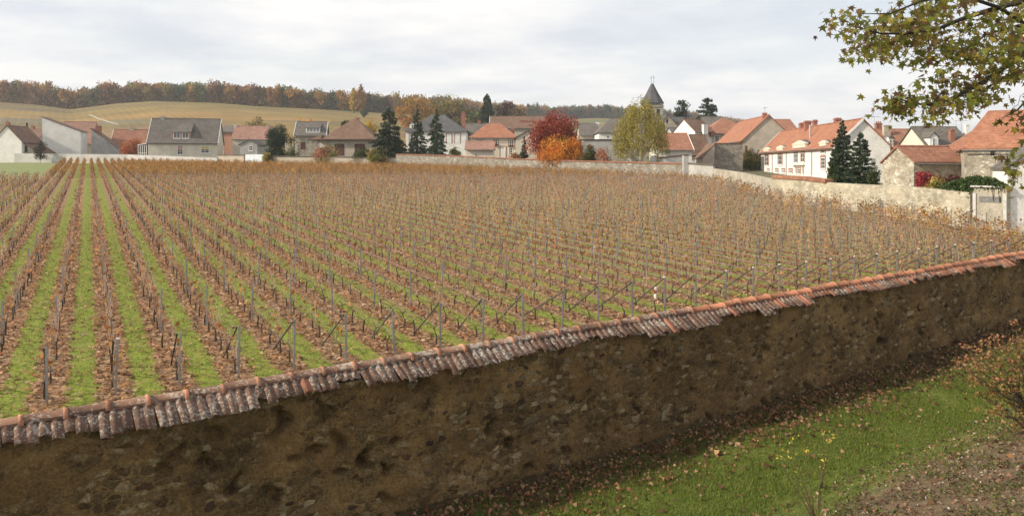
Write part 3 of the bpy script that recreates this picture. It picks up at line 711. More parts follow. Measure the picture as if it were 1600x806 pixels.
# the 300 nearest the camera are vines of their own, the rest is one mass
inview = (VA[:, 6] > 2) & (VA[:, 6] < 1598) & (VA[:, 7] == 1)
order = np.argsort(np.where(inview, VA[:, 3], 1e9))
ind = order[:300]; rest = np.setdiff1d(np.arange(len(VA)), ind)
nearw = (dwall(VA[:, 6]) - VA[:, 3] < 10) & (VA[:, 6] > 1100) & (rng.random(len(VA)) < 0.5)
lv_of = np.where((VA[:, 7] == 2) | nearw, 2, np.where(rng.random(len(VA)) < np.clip((VA[:, 3] - 20) / 75, 0, 0.85), 1, 0))
vcount = {}
for i in ind:
    X, Y, Z, d_, rn, nv, px_, _ = VA[i]; l = lv_of[i]; kk = int(rng.integers(0, NV))
    if rn > 0: lab = f"{'nearly bare' if l == 0 else 'thinly leaved'} grapevine, {ORD(int(nv))} from the tiled wall in the {ORD(int(rn))} row from left"
    else: vcount[rn] = vcount.get(rn, 0) + 1; lab = f"grapevine {ORD(vcount[rn])} in from the left edge, {ORD(max(1, int(-rn)))} row left of the first end post"
    t = thing('grapevine', lab, 'grapevine', (X, Y, Z), rowang + (PI if rng.random() < 0.5 else 0) + rng.normal(0, 0.06), 'grapevines nearest the tiled wall')
    t.scale = (1, 1, rng.uniform(0.9, 1.1))
    for nm, me in zip(('trunk', 'canes', 'leaves'), vm[l][kk]):
        o = obj(nm, me, t)
        if nm != 'trunk': o['kind'] = 'stuff'
parts = []; base = 0
kk = rng.integers(0, NV, len(VA)); an = rowang + rng.normal(0, 0.08, len(VA)) + PI * rng.integers(0, 2, len(VA)); sc = rng.uniform(0.88, 1.12, len(VA))
allV, allF, allC, allM = [], [], [], []
for l in range(3):
    for q in range(NV):
        idx = rest[(lv_of[rest] == l) & (kk[rest] == q)]
        if not len(idx): continue
        tr, cs, lf = VP[l][q]
        pv, pf, pc = join([tr, cs, lf]); pm = np.concatenate([np.zeros(len(tr[1]) + len(cs[1]), int), np.ones(len(lf[1]), int)])
        ca, sa = np.cos(an[idx])[:, None], np.sin(an[idx])[:, None]
        W_ = np.stack([pv[None, :, 0] * ca - pv[None, :, 1] * sa + VA[idx, 0:1], pv[None, :, 0] * sa + pv[None, :, 1] * ca + VA[idx, 1:2], pv[None, :, 2] * sc[idx][:, None] + VA[idx, 2:3]], -1)
        allV.append(W_.reshape(-1, 3)); n = len(pv)
        allF.append((pf[None] + (np.arange(len(idx)) * n)[:, None, None] + base).reshape(-1, 4)); base += n * len(idx)
        cc = np.broadcast_to(pc[None], (len(idx), n, 3)) * (1 + 0.18 * rng.normal(size=(len(idx), 1, 1))); allC.append(np.clip(cc, 0.004, 1).reshape(-1, 3)); allM.append(np.tile(pm, len(idx)))
vs_ = obj('grapevines', mesh_np('grapevines', np.concatenate(allV), np.concatenate(allF), [M['wood'], M['leaf']], np.concatenate(allC), np.concatenate(allM)))
tag(vs_, 'brown rows of grapevines filling the field behind the nearest vines', 'grapevines', None, 'stuff')

# fallen leaves between the near rows
def field_scatter(n, dmax, fmin, fmax):
    d = np.sqrt(rng.uniform(13.5 ** 2, dmax ** 2, n)); pxr = rng.uniform(-40, 1640, n); X = (pxr - CX) * d / F; Y = d
    u, v = uv(X, Y); fr = np.mod((u - U0) / DU, 1); ok = (np.abs(fr - 0.5) > fmin) & (np.abs(fr - 0.5) < fmax)
    wv_ = np.interp(X, WX, WY); ok &= Y > wv_ + 0.5
    ok &= Y < dwall(pxr) - 1
    ok &= rng.random(n) < np.interp(d, [dmax * 0.55, dmax], [1.0, 0.0])
    return X[ok], Y[ok]
LP_ = [(0.38, 0.21, 0.11), (0.46, 0.28, 0.165), (0.29, 0.155, 0.08), (0.20, 0.105, 0.055), (0.42, 0.225, 0.10), (0.52, 0.37, 0.24)]
X1, Y1 = field_scatter(190000, 62, 0.20, 0.51); X2, Y2 = field_scatter(18000, 62, 0.0, 0.22)
X = np.concatenate([X1, X2]); Y = np.concatenate([Y1, Y2])
V, Fq = leaves(np.stack([X, Y, gz(X, Y) + rng.uniform(0.008, 0.04, len(X))], -1), rng.uniform(0.07, 0.14, len(X)), 0.85, flat=0.72, fold=0.3)
fl = obj('fallen_leaves', mesh_np('fallen_leaves', V, Fq, M['leaf'], np.repeat(pick(LP_, len(X)), 4, axis=0)))
tag(fl, 'brown fallen vine leaves lying between the rows', 'leaves', None, 'stuff')
def blades(X, Y, Z, h, wd_, pal):
    n = len(X); a = rng.uniform(0, 2 * PI, n); l = rng.uniform(-1, 1, (n, 2)) * h[:, None] * 0.6
    B = np.stack([X, Y, Z], -1); s_ = np.stack([np.cos(a) * wd_, np.sin(a) * wd_, np.zeros(n)], -1)
    T = B + np.stack([l[:, 0], l[:, 1], h], -1)
    V = np.stack([B - s_, B + s_, T], 1).reshape(-1, 3)
    return V, np.arange(3 * n).reshape(n, 3), np.repeat(pick(pal, n), 3, axis=0)
X, Y = field_scatter(330000, 55, 0.0, 0.25)
u_, v_ = uv(X, Y); keep = rng.random(len(X)) < np.interp(u_, [2, 14], [1.0, 0.6]); X, Y = X[keep], Y[keep]
V, Fq, C = blades(X, Y, gz(X, Y) - 0.005, rng.uniform(0.03, 0.085, len(X)), 0.009, [(0.17, 0.215, 0.026), (0.23, 0.28, 0.035), (0.13, 0.165, 0.022), (0.29, 0.31, 0.06), (0.31, 0.27, 0.10)])
gs_ = obj('grass', mesh_np('grass', V, Fq, M['leaf'], C)); tag(gs_, 'bright green grass strips between the vine rows', 'grass', None, 'stuff')

# a few white vine guards
for x, y0_, y1_ in ((1024, 446, 464), (928, 383, 392)):
    d = F * HC / (y1_ + 2 - 216); p0 = at(x, y1_, d); p0.z = gzf(p0.x, p0.y); hh = (y1_ - y0_) * d / F
    mb = MB(); mb.tube([(0, 0, 0), (0.01, 0, hh * 0.5), (0.02, 0.01, hh)], [0.05, 0.052, 0.055], 8); mb.tube([(0, 0, 0.03), (0.02, 0.01, hh - 0.01)], [0.044, 0.05], 8)
    o = mb.build('vine_guard', M['plastic']); o.location = p0
    tag(o, {1024: 'white plastic guard tube round a young vine near the end posts', 928: 'small white guard tube among vines in mid field'}[x], 'vine guard', 'white vine guards')

# ------------------------------------------------------------------ houses
class House:
    def __init__(s, name, label, x, d, xe, eave, ridge, W, yaw=0.0, roof='gable', axis='x', wall='cream', rm='terra', ov=0.35, anchor='left', hip=None, cat='house', apex=0.5, L=None, trim=None, group=None, ridge_in=None, base=1.5):
        ya = math.radians(yaw); dx, dy = math.cos(ya), math.sin(ya)
        X0, Y0 = (x - CX) * d / F, d
        sg = 1 if anchor == 'left' else -1
        if L is None:
            k = (xe - CX) / F; L = (k * Y0 - X0) / (sg * (dx - k * dy))
        if anchor == 'right': X0, Y0 = X0 - dx * L, Y0 - dy * L
        s.L, s.W, s.name, s.axis, s.roof, s.apex = L, W, name, axis, roof, apex
        z0 = gzf(X0, Y0); s.z0 = z0
        s.t = thing(name, label, cat, (X0, Y0, z0), ya, group)
        s.M = Matrix.Translation((X0, Y0, z0)) @ Matrix.Rotation(ya, 4, 'Z'); s.I = s.M.inverted()
        dep = lambda lx, ly: (s.M @ Vector((lx, ly, 0))).y
        ec = (0, 0) if anchor == 'left' else (L, 0)
        if roof == 'mono': s.hl = zpx(eave, dep(0, 0)) - z0; s.hr2 = zpx(ridge, dep(L, 0)) - z0; he = min(s.hl, s.hr2); hr = max(s.hl, s.hr2)
        else:
            he = zpx(eave, dep(*ec)) - z0
            rp = {'x': (ec[0] if ridge_in is None else (ridge_in if anchor == 'left' else L - ridge_in), W / 2), 'y': (L * apex, 0)}[axis]
            hr = zpx(ridge, dep(*rp)) - z0
        s.he, s.hr = he, hr
        mb = MB(); b0 = -base
        if roof == 'mono':
            mb.prism([(0, b0), (L, b0), (L, s.hr2), (0, s.hl)], 'y', 0, W)
        elif roof == 'flat' or roof == 'hip':
            mb.box((0, 0, b0), (L, W, he))
        elif axis == 'x':
            mb.prism([(0, b0), (W, b0), (W, he), (W / 2, hr), (0, he)], 'x', 0, L)
        else:
            mb.prism([(0, b0), (L, b0), (L, he), (L * apex, hr), (0, he)], 'y', 0, W)
        s.wall = mb.build('wall', M[wall], s.t)
        mb = MB(); th = 0.13; e = 0.012
        if roof == 'mono':
            k = (s.hr2 - s.hl) / L
            mb.prism([(-ov, s.hl - k * ov + e), (L + ov, s.hr2 + k * ov + e), (L + ov, s.hr2 + k * ov + e + th), (-ov, s.hl - k * ov + e + th)], 'y', -ov * 0.6, W + ov * 0.6)
        elif roof == 'flat':
            mb.box((-ov, -ov, he + e), (L + ov, W + ov, he + e + th))
        elif roof == 'hip':
            hp = W / 2 if hip is None else hip
            if axis == 'x': hp = min(hp, L / 2 - 0.4)
            if axis == 'x': r0, r1 = (hp, W / 2), (L - hp, W / 2)
            else: r0, r1 = (L / 2, hp), (L / 2, W - hp)
            zo = he - 0.1
            c = [(-ov, -ov, zo), (L + ov, -ov, zo), (L + ov, W + ov, zo), (-ov, W + ov, zo)]; c2 = [(a_, b_, z_ + th) for a_, b_, z_ in c]
            rr = [(*r0, hr + 0.05), (*r1, hr + 0.05)]
            fs = [(3, 2, 1, 0), (0, 1, 5, 4), (1, 2, 6, 5), (2, 3, 7, 6), (3, 0, 4, 7)]
            if axis == 'x': fs += [(4, 5, 9, 8), (5, 6, 9), (6, 7, 8, 9), (7, 4, 8)]
            else: fs += [(4, 5, 8), (5, 6, 9, 8), (6, 7, 9), (7, 4, 8, 9)]
            mb.add(c + c2 + rr, fs)
        else:
            Wd = W if axis == 'x' else L; ap = 0.5 if axis == 'x' else apex
            k1 = (hr - he) / (Wd * ap); k2 = (hr - he) / (Wd * (1 - ap))
            pr = [(-ov, he - k1 * ov + e), (Wd * ap, hr + e), (Wd + ov, he - k2 * ov + e), (Wd + ov, he - k2 * ov + e + th), (Wd * ap, hr + e + th * 1.15), (-ov, he - k1 * ov + e + th)]
            mb.prism(pr, axis, -ov * 0.6, (L if axis == 'x' else W) + ov * 0.6)
            # ridge cap
            mb2 = [(Wd * ap - 0.13, hr + th * 1.0), (Wd * ap, hr + th + 0.10), (Wd * ap + 0.13, hr + th * 1.0)]
            mb.prism(mb2, axis, -ov * 0.62, (L if axis == 'x' else W) + ov * 0.62)
        s.roofo = mb.build('roof', M[rm], s.t)
        s.gutter()
        if trim: s.verge(trim)
    def verge(s, mat):
        """pale verge boards along the left gable end of a ridge-x roof"""
        mb = MB(); th = 0.30; k = (s.hr - s.he) / (s.W / 2); ov = 0.35
        for xa, xb in ((-0.30, -0.215), (s.L + 0.215, s.L + 0.30)):
            mb.prism([(-ov, s.he - k * ov - 0.12), (s.W / 2, s.hr - 0.12), (s.W / 2, s.hr + 0.22), (-ov, s.he - k * ov + 0.22)], 'x', xa, xb)
        mb.build('verge_board', M[mat], s.t)
    def gutter(s):
        if s.roof in ('mono', 'flat') or s.axis == 'y': return
        mb = MB(); z = s.he - 0.16; mb.tube([(-0.2, -0.42, z), (s.L * 0.5, -0.42, z), (s.L + 0.2, -0.42, z)], 0.055, 6); mb.build('gutter', M['metal'], s.t)
    def face(s, f):
        return {'front': (Vector((0, 0, 0)), Vector((1, 0, 0)), Vector((0, -1, 0))), 'right': (Vector((s.L, 0, 0)), Vector((0, 1, 0)), Vector((1, 0, 0))), 'left': (Vector((0, s.W, 0)), Vector((0, -1, 0)), Vector((-1, 0, 0)))}[f]
    def hit(s, f, x, y):
        O, r, n = s.face(f); c = s.I @ Vector((0, 0, HC)); dv_ = s.I.to_3x3() @ Vector(((x - CX) / F, 1, -(y - YH) / F))
        t = (O - c).dot(n) / dv_.dot(n); p = c + dv_ * t
        return (p - O).dot(r), p.z
    def win(s, f, x0, y0, x1, y1, st='w', parent=None, off=0.0):
        u0, z1 = s.hit(f, x0, y0); u1, z0 = s.hit(f, x1, y1)
        if u0 > u1: u0, u1 = u1, u0
        s.win_m(f, u0, u1, z0, z1, st, parent, off)
    def win_m(s, f, u0, u1, z0, z1, st='w', parent=None, off=0.0):
        O, r, n = s.face(f); P = parent or s.t
        O = O + n * off
        w_, h_ = u1 - u0, z1 - z0; fr = min(0.09, w_ * 0.13)
        if st in ('b', 'g', 'ws', 'd'):                       # closed shutters or a door: two framed leaves
            mb = MB(); c = (u0 + u1) / 2
            for a_, b_ in ((u0, c - 0.012), (c + 0.012, u1)):
                mb.fbox(O, r, n, a_, b_, z0, z1, 0.0, 0.035)
                for q in (0.06, 0.5, 0.9): mb.fbox(O, r, n, a_ + 0.03, b_ - 0.03, z0 + h_ * q, z0 + h_ * q + 0.05, 0.035, 0.05)
            o = mb.build('door' if st == 'd' else 'window', M[{'b': 'shut_brown', 'g': 'shut_grey', 'ws': 'trim', 'd': 'shut_brown'}[st]], P)
            if st == 'ws': s.surround(O, r, n, u0, u1, z0, z1, o)
            return
        if st == 'o':
            mb = MB(); mb.fbox(O, r, n, u0, u1, z0, z1, 0.004, 0.012); o = mb.build('window', M['iron_and_void'], P)  # dark sheet on the wall, painted in for the unlit inside of an opening
            mb = MB(); mb.fbox(O, r, n, u0 - 0.12, u1 + 0.12, z1, z1 + 0.18, 0, 0.05); mb.fbox(O, r, n, u0 - 0.12, u1 + 0.12, z0 - 0.1, z0, 0, 0.06); mb.build('lintel', M['stone_l'], o); return
        mb = MB(); D = 0.05
        mb.fbox(O, r, n, u0, u0 + fr, z0, z1, 0, D); mb.fbox(O, r, n, u1 - fr, u1, z0, z1, 0, D)
        mb.fbox(O, r, n, u0 + fr, u1 - fr, z1 - fr, z1, 0, D); mb.fbox(O, r, n, u0 + fr, u1 - fr, z0, z0 + fr, 0, D)
        c = (u0 + u1) / 2; mb.fbox(O, r, n, c - fr * 0.3, c + fr * 0.3, z0 + fr, z1 - fr, 0, D * 0.9)
        for q in ((0.5,) if h_ < 1.2 else (0.33, 0.66)): mb.fbox(O, r, n, u0 + fr, u1 - fr, z0 + h_ * q - fr * 0.25, z0 + h_ * q + fr * 0.25, 0, D * 0.8)
        mb.fbox(O, r, n, u0 - 0.08, u1 + 0.08, z0 - 0.09, z0, 0, 0.11)
        o = mb.build('window', M['trim'], P)
        if P is s.t or True:
            mb = MB(); mb.fbox(O, r, n, u0 + fr, u1 - fr, z0 + fr, z1 - fr, 0.004, 0.014)
            if parent is None: mb.build('pane', M['glass'], o)
            else: mb.build('pane', M['glass'], P)
        if st == 'br': s.surround(O, r, n, u0, u1, z0, z1, o)
        if st == 'y':
            mb = MB(); mb.fbox(O, r, n, u0 + fr, u1 - fr, z0 + h_ * 0.5, z1 - fr, 0.015, 0.03); mb.build('blind', M['shut_yel'], o)
        if st == 'pk':
            mb = MB(); mb.fbox(O, r, n, u0 + fr, u1 - fr, z0 + h_ * 0.45, z1 - fr, 0.015, 0.03); mb.build('blind', M['pinkbrick'], o)
    def surround(s, O, r, n, u0, u1, z0, z1, P):
        mb = MB(); k = max(0.14, 0.16 * (u1 - u0))
        mb.fbox(O, r, n, u0 - k, u0, z0, z1, 0, 0.045); mb.fbox(O, r, n, u1, u1 + k, z0, z1, 0, 0.045); mb.fbox(O, r, n, u0 - k, u1 + k, z1, z1 + k, 0, 0.045)
        mb.build('surround', M['brickred'], P)
    def chimney(s, x0, x1, yt, ly=None, mat='brickred', pots=2):
        ly = s.W / 2 if ly is None else ly
        c = s.I @ Vector((0, 0, HC)); k0 = s.I.to_3x3()
        # stand where the pixel column meets the local plane y = ly (ridge line) or x for a ridge along y
        dv_ = k0 @ Vector((((x0 + x1) / 2 - CX) / F, 1, 0))
        if s.axis == 'x' or s.roof == 'mono': t = (ly - c.y) / dv_.y
        else: t = (s.L / 2 - c.x) / dv_.x if abs(dv_.x) > 1e-3 else (ly - c.y) / dv_.y
        if s.axis == 'y': t = (ly - c.y) / dv_.y
        p = c + dv_ * t; dd = (s.M @ p).y
        w_ = max(0.4, (x1 - x0) * dd / F); zt = zpx(yt, dd) - s.z0; zb = s.he * 0.9
        mb = MB(); mb.box((p.x - w_ / 2, p.y - 0.28, zb), (p.x + w_ / 2, p.y + 0.28, zt - 0.22)); mb.box((p.x - w_ / 2 - 0.06, p.y - 0.34, zt - 0.22), (p.x + w_ / 2 + 0.06, p.y + 0.34, zt - 0.08))
        ch = mb.build('chimney', M[mat], s.roofo)
        mb = MB()
        for i in range(pots):
            xx = p.x - w_ / 2 + w_ * (i + 0.5) / pots; mb.tube([(xx, p.y, zt - 0.08), (xx, p.y, zt + 0.22)], [0.11, 0.09], 7)
        if pots: 
            ob = mb.build('chimney_pot', M['terra2'], s.roofo)
            if pots > 1: ob['kind'] = 'stuff'
    def antenna(s, x, yt, ly=None, arms=3):
        ly = s.W / 2 if ly is None else ly; c = s.I @ Vector((0, 0, HC)); dv_ = s.I.to_3x3() @ Vector(((x - CX) / F, 1, 0)); t = (ly - c.y) / dv_.y; p = c + dv_ * t; zt = zpx(yt, (s.M @ p).y) - s.z0
        mb = MB(); mb.tube([(p.x, p.y, s.he), (p.x, p.y, zt)], 0.03, 4); mb.tube([(p.x - 0.2, p.y, zt - 0.1), (p.x + 0.9, p.y, zt - 0.08)], 0.02, 4)
        for i in range(arms): mb.tube([(p.x + 0.1 + i * 0.35, p.y - 0.35, zt - 0.08), (p.x + 0.1 + i * 0.35, p.y + 0.35, zt - 0.08)], 0.015, 4)
        mb.build('antenna', M['metal'], s.roofo)
    def dormer(s, x0, x1, yr, ye, yb, wall='white', rm='slate', gable=True, st='w', two=False, wf=0.62):
        """dormer on the front slope; yr roof top, ye its eave, yb its foot"""
        k = (s.hr - s.he) / (s.W / 2); c = s.I @ Vector((0, 0, HC)); R3 = s.I.to_3x3()
        dv_ = R3 @ Vector((((x0 + x1) / 2 - CX) / F, 1, -(yb - YH) / F))
        t = (s.he + k * c.y - c.z) / (dv_.z - k * dv_.y); p = c + dv_ * t; y0 = p.y
        def on(x, y):
            d2 = R3 @ Vector(((x - CX) / F, 1, -(y - YH) / F)); t2 = (y0 - c.y) / d2.y; q = c + d2 * t2; return q.x, q.z
        xa, ze = on(x0, ye); xb, zb = on(x1, yb); _, zr = on((x0 + x1) / 2, yr)
        if xa > xb: xa, xb = xb, xa
        zb2 = zb - 0.25; yend = min(s.W / 2 - 0.02, (ze - s.he) / k); yend2 = min(s.W / 2 - 0.02, (zr - s.he) / k)
        mb = MB(); mb.box((xa, y0, zb2), (xb, max(yend, y0 + 0.3), ze))
        xm = (xa + xb) / 2
        if gable: mb.add([(xa, y0, ze), (xb, y0, ze), (xm, y0, zr - 0.05)], [(0, 1, 2)])
        do = mb.build('dormer', M[wall], s.t)
        mb = MB(); o_ = 0.14
        if gable: mb.prism([(xa - o_, ze - 0.06), (xm, zr), (xb + o_, ze - 0.06), (xb + o_, ze + 0.06), (xm, zr + 0.12), (xa - o_, ze + 0.06)], 'y', y0 - o_, max(yend2, y0 + 0.4))
        else:
            kk_ = (zr - ze) / max(0.4, yend2 - y0)
            mb.prism([(y0 - 0.2, ze - kk_ * 0.2 + 0.01), (yend2, zr + 0.01), (yend2, zr + 0.1), (y0 - 0.2, ze - kk_ * 0.2 + 0.1)], 'x', xa - o_, xb + o_)
        mb.build('dormer_roof', M[rm], do)
        wd_ = (xb - xa); sets = [(0.5 - wf / 2, 0.5 + wf / 2)] if not two else [(0.06, 0.27), (0.285, 0.49), (0.51, 0.715), (0.73, 0.94)] if two == 4 else [(0.1, 0.45), (0.55, 0.9)]
        for a_, b_ in sets: s.win_m('front', xa + wd_ * a_, xa + wd_ * b_, zb + 0.12, ze - 0.1, st, do, -y0)

# --- left group
h = House('house', 'white gabled house at the left edge of the village', -12, 163, 34, 221, 197, 7, roof='gable', axis='y', wall='white', rm='brown')
h.chimney(10, 15, 191, ly=4)
h = House('shed', 'low brown roofed shed with one small dark window beside the leftmost house', 35.5, 164, 58, 222, 238, 8, roof='mono', wall='beige', rm='brown', cat='shed'); h.win('front', 36, 228, 43, 238, 'o')
h = House('house', 'red brown roofed house low behind the leftmost white gable', 28, 200, 60, 216, 203, 9, wall='beige', rm='brown'); h.chimney(30, 35, 199); h.chimney(49, 54, 197)
h = House('barn', 'tall white windowless barn with a single slope falling to the right', 66, 170, 126, 184, 206, 4, yaw=10, roof='mono', wall='white', rm='brown', cat='barn', ov=0.2)
h = House('house', 'house with pinkish tiled roof behind the white single slope barn', 92, 192, 142, 223, 191, 8, yaw=12, wall='beige', rm='pink'); h.chimney(125, 131, 195)
h = House('house', 'grey walled house with brown roof sloping right and a chimney', 143, 176, 186, 203, 233, 4, yaw=10, roof='mono', wall='greyr', rm='brown'); h.chimney(150, 158, 197, ly=2, pots=3)
h = House('house', 'house with faded orange roof and white verge behind the orange bush', 172, 198, 227, 231, 203, 8, yaw=12, wall='beige', rm='terra2', trim='trim'); h.chimney(203, 210, 199, mat='beige', pots=1)
t = House('conservatory', 'small white framed glass conservatory beside the dark roofed cream house', 216, 158, 229, 227, 225, 3.0, roof='mono', wall='glass', rm='trim', cat='conservatory', ov=0.1)
mb = MB()
for i in range(5): mb.box((t.L * i / 4 - 0.05, -0.06, -1), (t.L * i / 4 + 0.05, -0.005, min(t.hl, t.hr2)))
for q in (0.02, 0.55): mb.box((0, -0.05, t.hl * q), (t.L, -0.004, t.hl * q + 0.1))
mb.build('frame', M['trim'], t.t)
h = House('house', 'large cream house with dark grey brown roof, one dormer and two windows', 231, 157, 339, 222, 186, 8.5, yaw=12, wall='cream', rm='slate2', trim='trim')
h.win('front', 277, 227, 286, 242, 'pk'); h.win('front', 314, 228.5, 327, 239.5, 'y')
h.dormer(268, 298, 191, 206, 217.5, wall='pinkbrick', rm='slate2', gable=False, two=2); h.chimney(252, 257, 181.5, mat='greyr', pots=0); h.antenna(260, 168)
h = House('house', 'narrow pink brick house with dark roof against the large cream house', 341.5, 172, 364, 206, 198, 8, wall='pinkbrick', rm='slate2'); h.win('front', 345, 235, 350, 243, 'w')
h = House('house', 'long house with pinkish brown roof and cream walls behind the grey annex', 363, 168, 424, 217, 198, 8, yaw=10, wall='cream', rm='pink'); h.win('front', 408, 228, 415, 240, 'ws'); h.chimney(366, 370, 195, mat='white', pots=0); h.chimney(417, 421, 195, mat='greyr', pots=1)
h = House('annex', 'small grey gabled annex with a window behind the pale blue gate', 375, 156, 402, 226, 219, 6, roof='gable', axis='y', wall='greyr', rm='slate2', cat='annex'); h.win('front', 389, 227.5, 395, 236, 'w')
h = House('house', 'pale stone house with slate roof and a white four pane dormer', 461, 166, 508, 211, 191, 8, yaw=8, wall='stone_l', rm='slate2', trim='trim'); h.win('front', 469.5, 222, 477, 233.5, 'b'); h.dormer(478, 500, 193, 199.5, 208, gable=False, two=4, rm='slate2')
h = House('bungalow', 'beige bungalow with a big brown pyramid roof and dark doors', 511, 150, 582, 218, 186.5, 9.5, roof='hip', wall='beige', rm='brown', ov=0.9, hip=4.3, cat='bungalow', ridge_in=4.3)
h.win('front', 523, 225, 538, 243, 'd'); h.win('front', 554, 225, 570, 243, 'd'); h.chimney(555, 561, 184, ly=8, pots=0)
mb = MB()                                             # open porch left of the bungalow, under its own lower slope
Lp = (511 - 484) * 150 / F; zc = h.he - 0.12
mb.add([(-Lp, -0.9, zc), (-0.92, -0.9, zc), (-0.92, 8, zc), (-Lp, 8, zc), (-Lp, -0.9, zc + 0.12), (-0.92, -0.9, zc + 0.12), (-0.92, 8, zc + 0.12), (-Lp, 8, zc + 0.12), (-0.92, -0.5, zc + 0.9), (-0.92, 7.5, zc + 0.9)],
       [(3, 2, 1, 0), (0, 1, 5, 4), (2, 3, 7, 6), (3, 0, 4, 7), (4, 5, 8), (4, 8, 9, 7), (7, 9, 6), (1, 2, 6, 9, 8, 5)])
mb.build('porch_roof', M['brown'], h.t)
for xx in (-Lp + 0.3,):
    for yy in (-0.5, 7.4): mb = MB(); mb.box((xx - 0.1, yy - 0.1, -1), (xx + 0.1, yy + 0.1, zc)); mb.build('porch_post', M['beige'], h.t)
mb = MB(); mb.box((-Lp + 0.6, 5.5, -1), (-0.05, 5.7, zc)); mb.build('porch_wall', M['white'], h.t)
h = House('manor', 'white manor with slate mansard roof behind the dark spruces', 634, 162, 728, 205, 180, 11, roof='hip', wall='white', rm='slate', hip=5.0, cat='manor', ridge_in=5)
for a_ in (640, 698, 711): h.win('front', a_, 209, a_ + 7.5, 224, 'ws')
h.win('front', 640, 229, 647, 242, 'w'); h.chimney(721, 727, 175, ly=3, pots=1); h.antenna(649, 160)
h.dormer(640, 652, 190, 194, 202, two=False)
h = House('house', 'grey roofed house between the manor and the orange hipped house', 727, 170, 765, 214, 194, 9, wall='greyr', rm='slate2'); h.chimney(746, 751, 189)
h = House('house', 'cream house with bright orange hipped roof and flower boxes', 736, 131, 806, 215, 194, 9, roof='hip', wall='cream', rm='terra', hip=2.6, ridge_in=2.6)
for a_ in ((746, 217, 754, 222.5), (771, 217.5, 778, 227), (795, 218, 803, 229)): h.win('front', *a_, 'br')
for a_ in (771, 795):
    u0, z1 = h.hit('front', a_, 227 if a_ == 771 else 229); mb = MB(); mb.box((u0 - 0.1, -0.32, z1 - 0.1), (u0 + 0.9, -0.115, z1 + 0.16)); mb.build('flower_box', M['shut_brown'], h.t)
h.win('front', 782, 229.5, 790, 247, 'ws'); h.win('front', 795, 231, 801, 243, 'w'); h.chimney(799, 804, 202, ly=3)
h = House('annex', 'cream annex with pinkish lean-to roof in front of the orange hipped house', 728, 124, 771, 233, 222, 4.5, wall='cream', rm='pink', cat='annex'); h.win('front', 742, 240, 746, 245, 'w')
h = House('barn', 'long low barn with brown roof and white left verge below the hill', 766, 182, 872, 200, 183, 11, wall='beige', rm='brown', trim='trim', cat='barn')
for a_ in (813, 819, 828, 842): h.chimney(a_, a_ + 5, 188, ly=2.6)
h = House('house', 'small cream gable house left of the red maple', 807, 126, 840, 215, 205, 8, roof='gable', axis='y', wall='cream', rm='slate2', apex=0.55)
h = House('house', 'beige house with dark slate roof right of the red maple', 907, 152, 936, 211, 194, 9, wall='beige', rm='slate2'); h.chimney(931, 936, 191, mat='white', pots=0)
h = House('house', 'white house with grey brown hipped roof left of the birch', 936, 144, 986, 207, 186, 9, roof='hip', wall='white', rm='slate2', hip=4.4, ridge_in=4.4); h.win('front', 948, 212, 952, 217, 'w')
h = House('garage', 'flat roofed grey rendered garage left of the birch', 911, 112, 985, 219, 219, 7, roof='flat', wall='greyr', rm='slate', cat='garage', ov=0.15)

# --- church
ct = at(1019, 163, 215); zg = gzf(ct.x, ct.y); hw = 16.5 * 215 / F
ch = thing('church', 'stone church with square tower, slate spire and cross behind the birch', 'church', (ct.x, ct.y, zg))
zt = zpx(163, 215) - zg; za_ = zpx(131, 215) - zg
mb = MB(); mb.box((-hw * 0.88, -hw * 0.88, -1), (hw * 0.88, hw * 0.88, zt)); mb.box((-hw * 0.95, -hw * 0.95, zt - 1.0), (hw * 0.95, hw * 0.95, zt - 0.6)); mb.build('tower', M['stone_l'], ch)
mb = MB(); R0 = hw * 1.04; n_ = 8; ringz = [(zt + 0.0, R0, 0), (zt + 0.25, R0, 0), ((zt + za_) / 2, R0 * 0.55, 0.1), (za_, 0.3, 0.3)]
vv = []
for z_, r_, rd_ in ringz:
    for k in range(8):
        a_ = PI / 8 + k * PI / 4; sqx = max(abs(math.cos(a_)), abs(math.sin(a_))); f_ = (1 - rd_) / sqx * 1.0 + rd_ * 1.0; vv.append((r_ * math.cos(a_) * f_, r_ * math.sin(a_) * f_, z_))
mb.add(vv, [(i * 8 + k, i * 8 + (k + 1) % 8, (i + 1) * 8 + (k + 1) % 8, (i + 1) * 8 + k) for i in range(3) for k in range(8)] + [tuple(range(8))[::-1]])
sp_ = mb.build('spire', M['slate'], ch)
for dx_, zt2 in ((-0.25, 118.5), (0.45, 117.5)):
    zc_ = zpx(zt2, 215) - zg; mb = MB(); mb.tube([(dx_, 0, za_ - 0.6), (dx_, 0, zc_)], 0.04, 5); mb.box((dx_ - 0.3, -0.03, zc_ - 0.7), (dx_ + 0.3, 0.03, zc_ - 0.62)); mb.build('cross', M['iron_and_void'], sp_)
for s_ in (-1, 1):
    mb = MB(); mb.box((s_ * hw * 0.4 - 0.45, -hw * 0.88 - 0.02, zt - 4.2), (s_ * hw * 0.4 + 0.45, -hw * 0.88 - 0.004, zt - 1.6)); mb.build('louvre', M['iron_and_void'], ch)
h = House('church_nave', 'pale gabled church nave with slate roof right of the tower', 1031, 196, 1058, 197, 178.5, 18, roof='gable', axis='y', wall='stone_l', rm='slate', cat='church nave', apex=0.45); h.win('front', 1041, 187, 1044, 193, 'o')
h = House('church_aisle', 'slate roofed aisle beside the church nave', 1050, 198, 1074, 200, 184, 9, wall='greyr', rm='slate', cat='church aisle')
h = House('house', 'low slate roofed house with pale walls below the church nave', 1050, 168, 1072, 206, 200, 6, wall='greyr', rm='slate'); h.win('front', 1058, 207.5, 1066, 211, 'w')
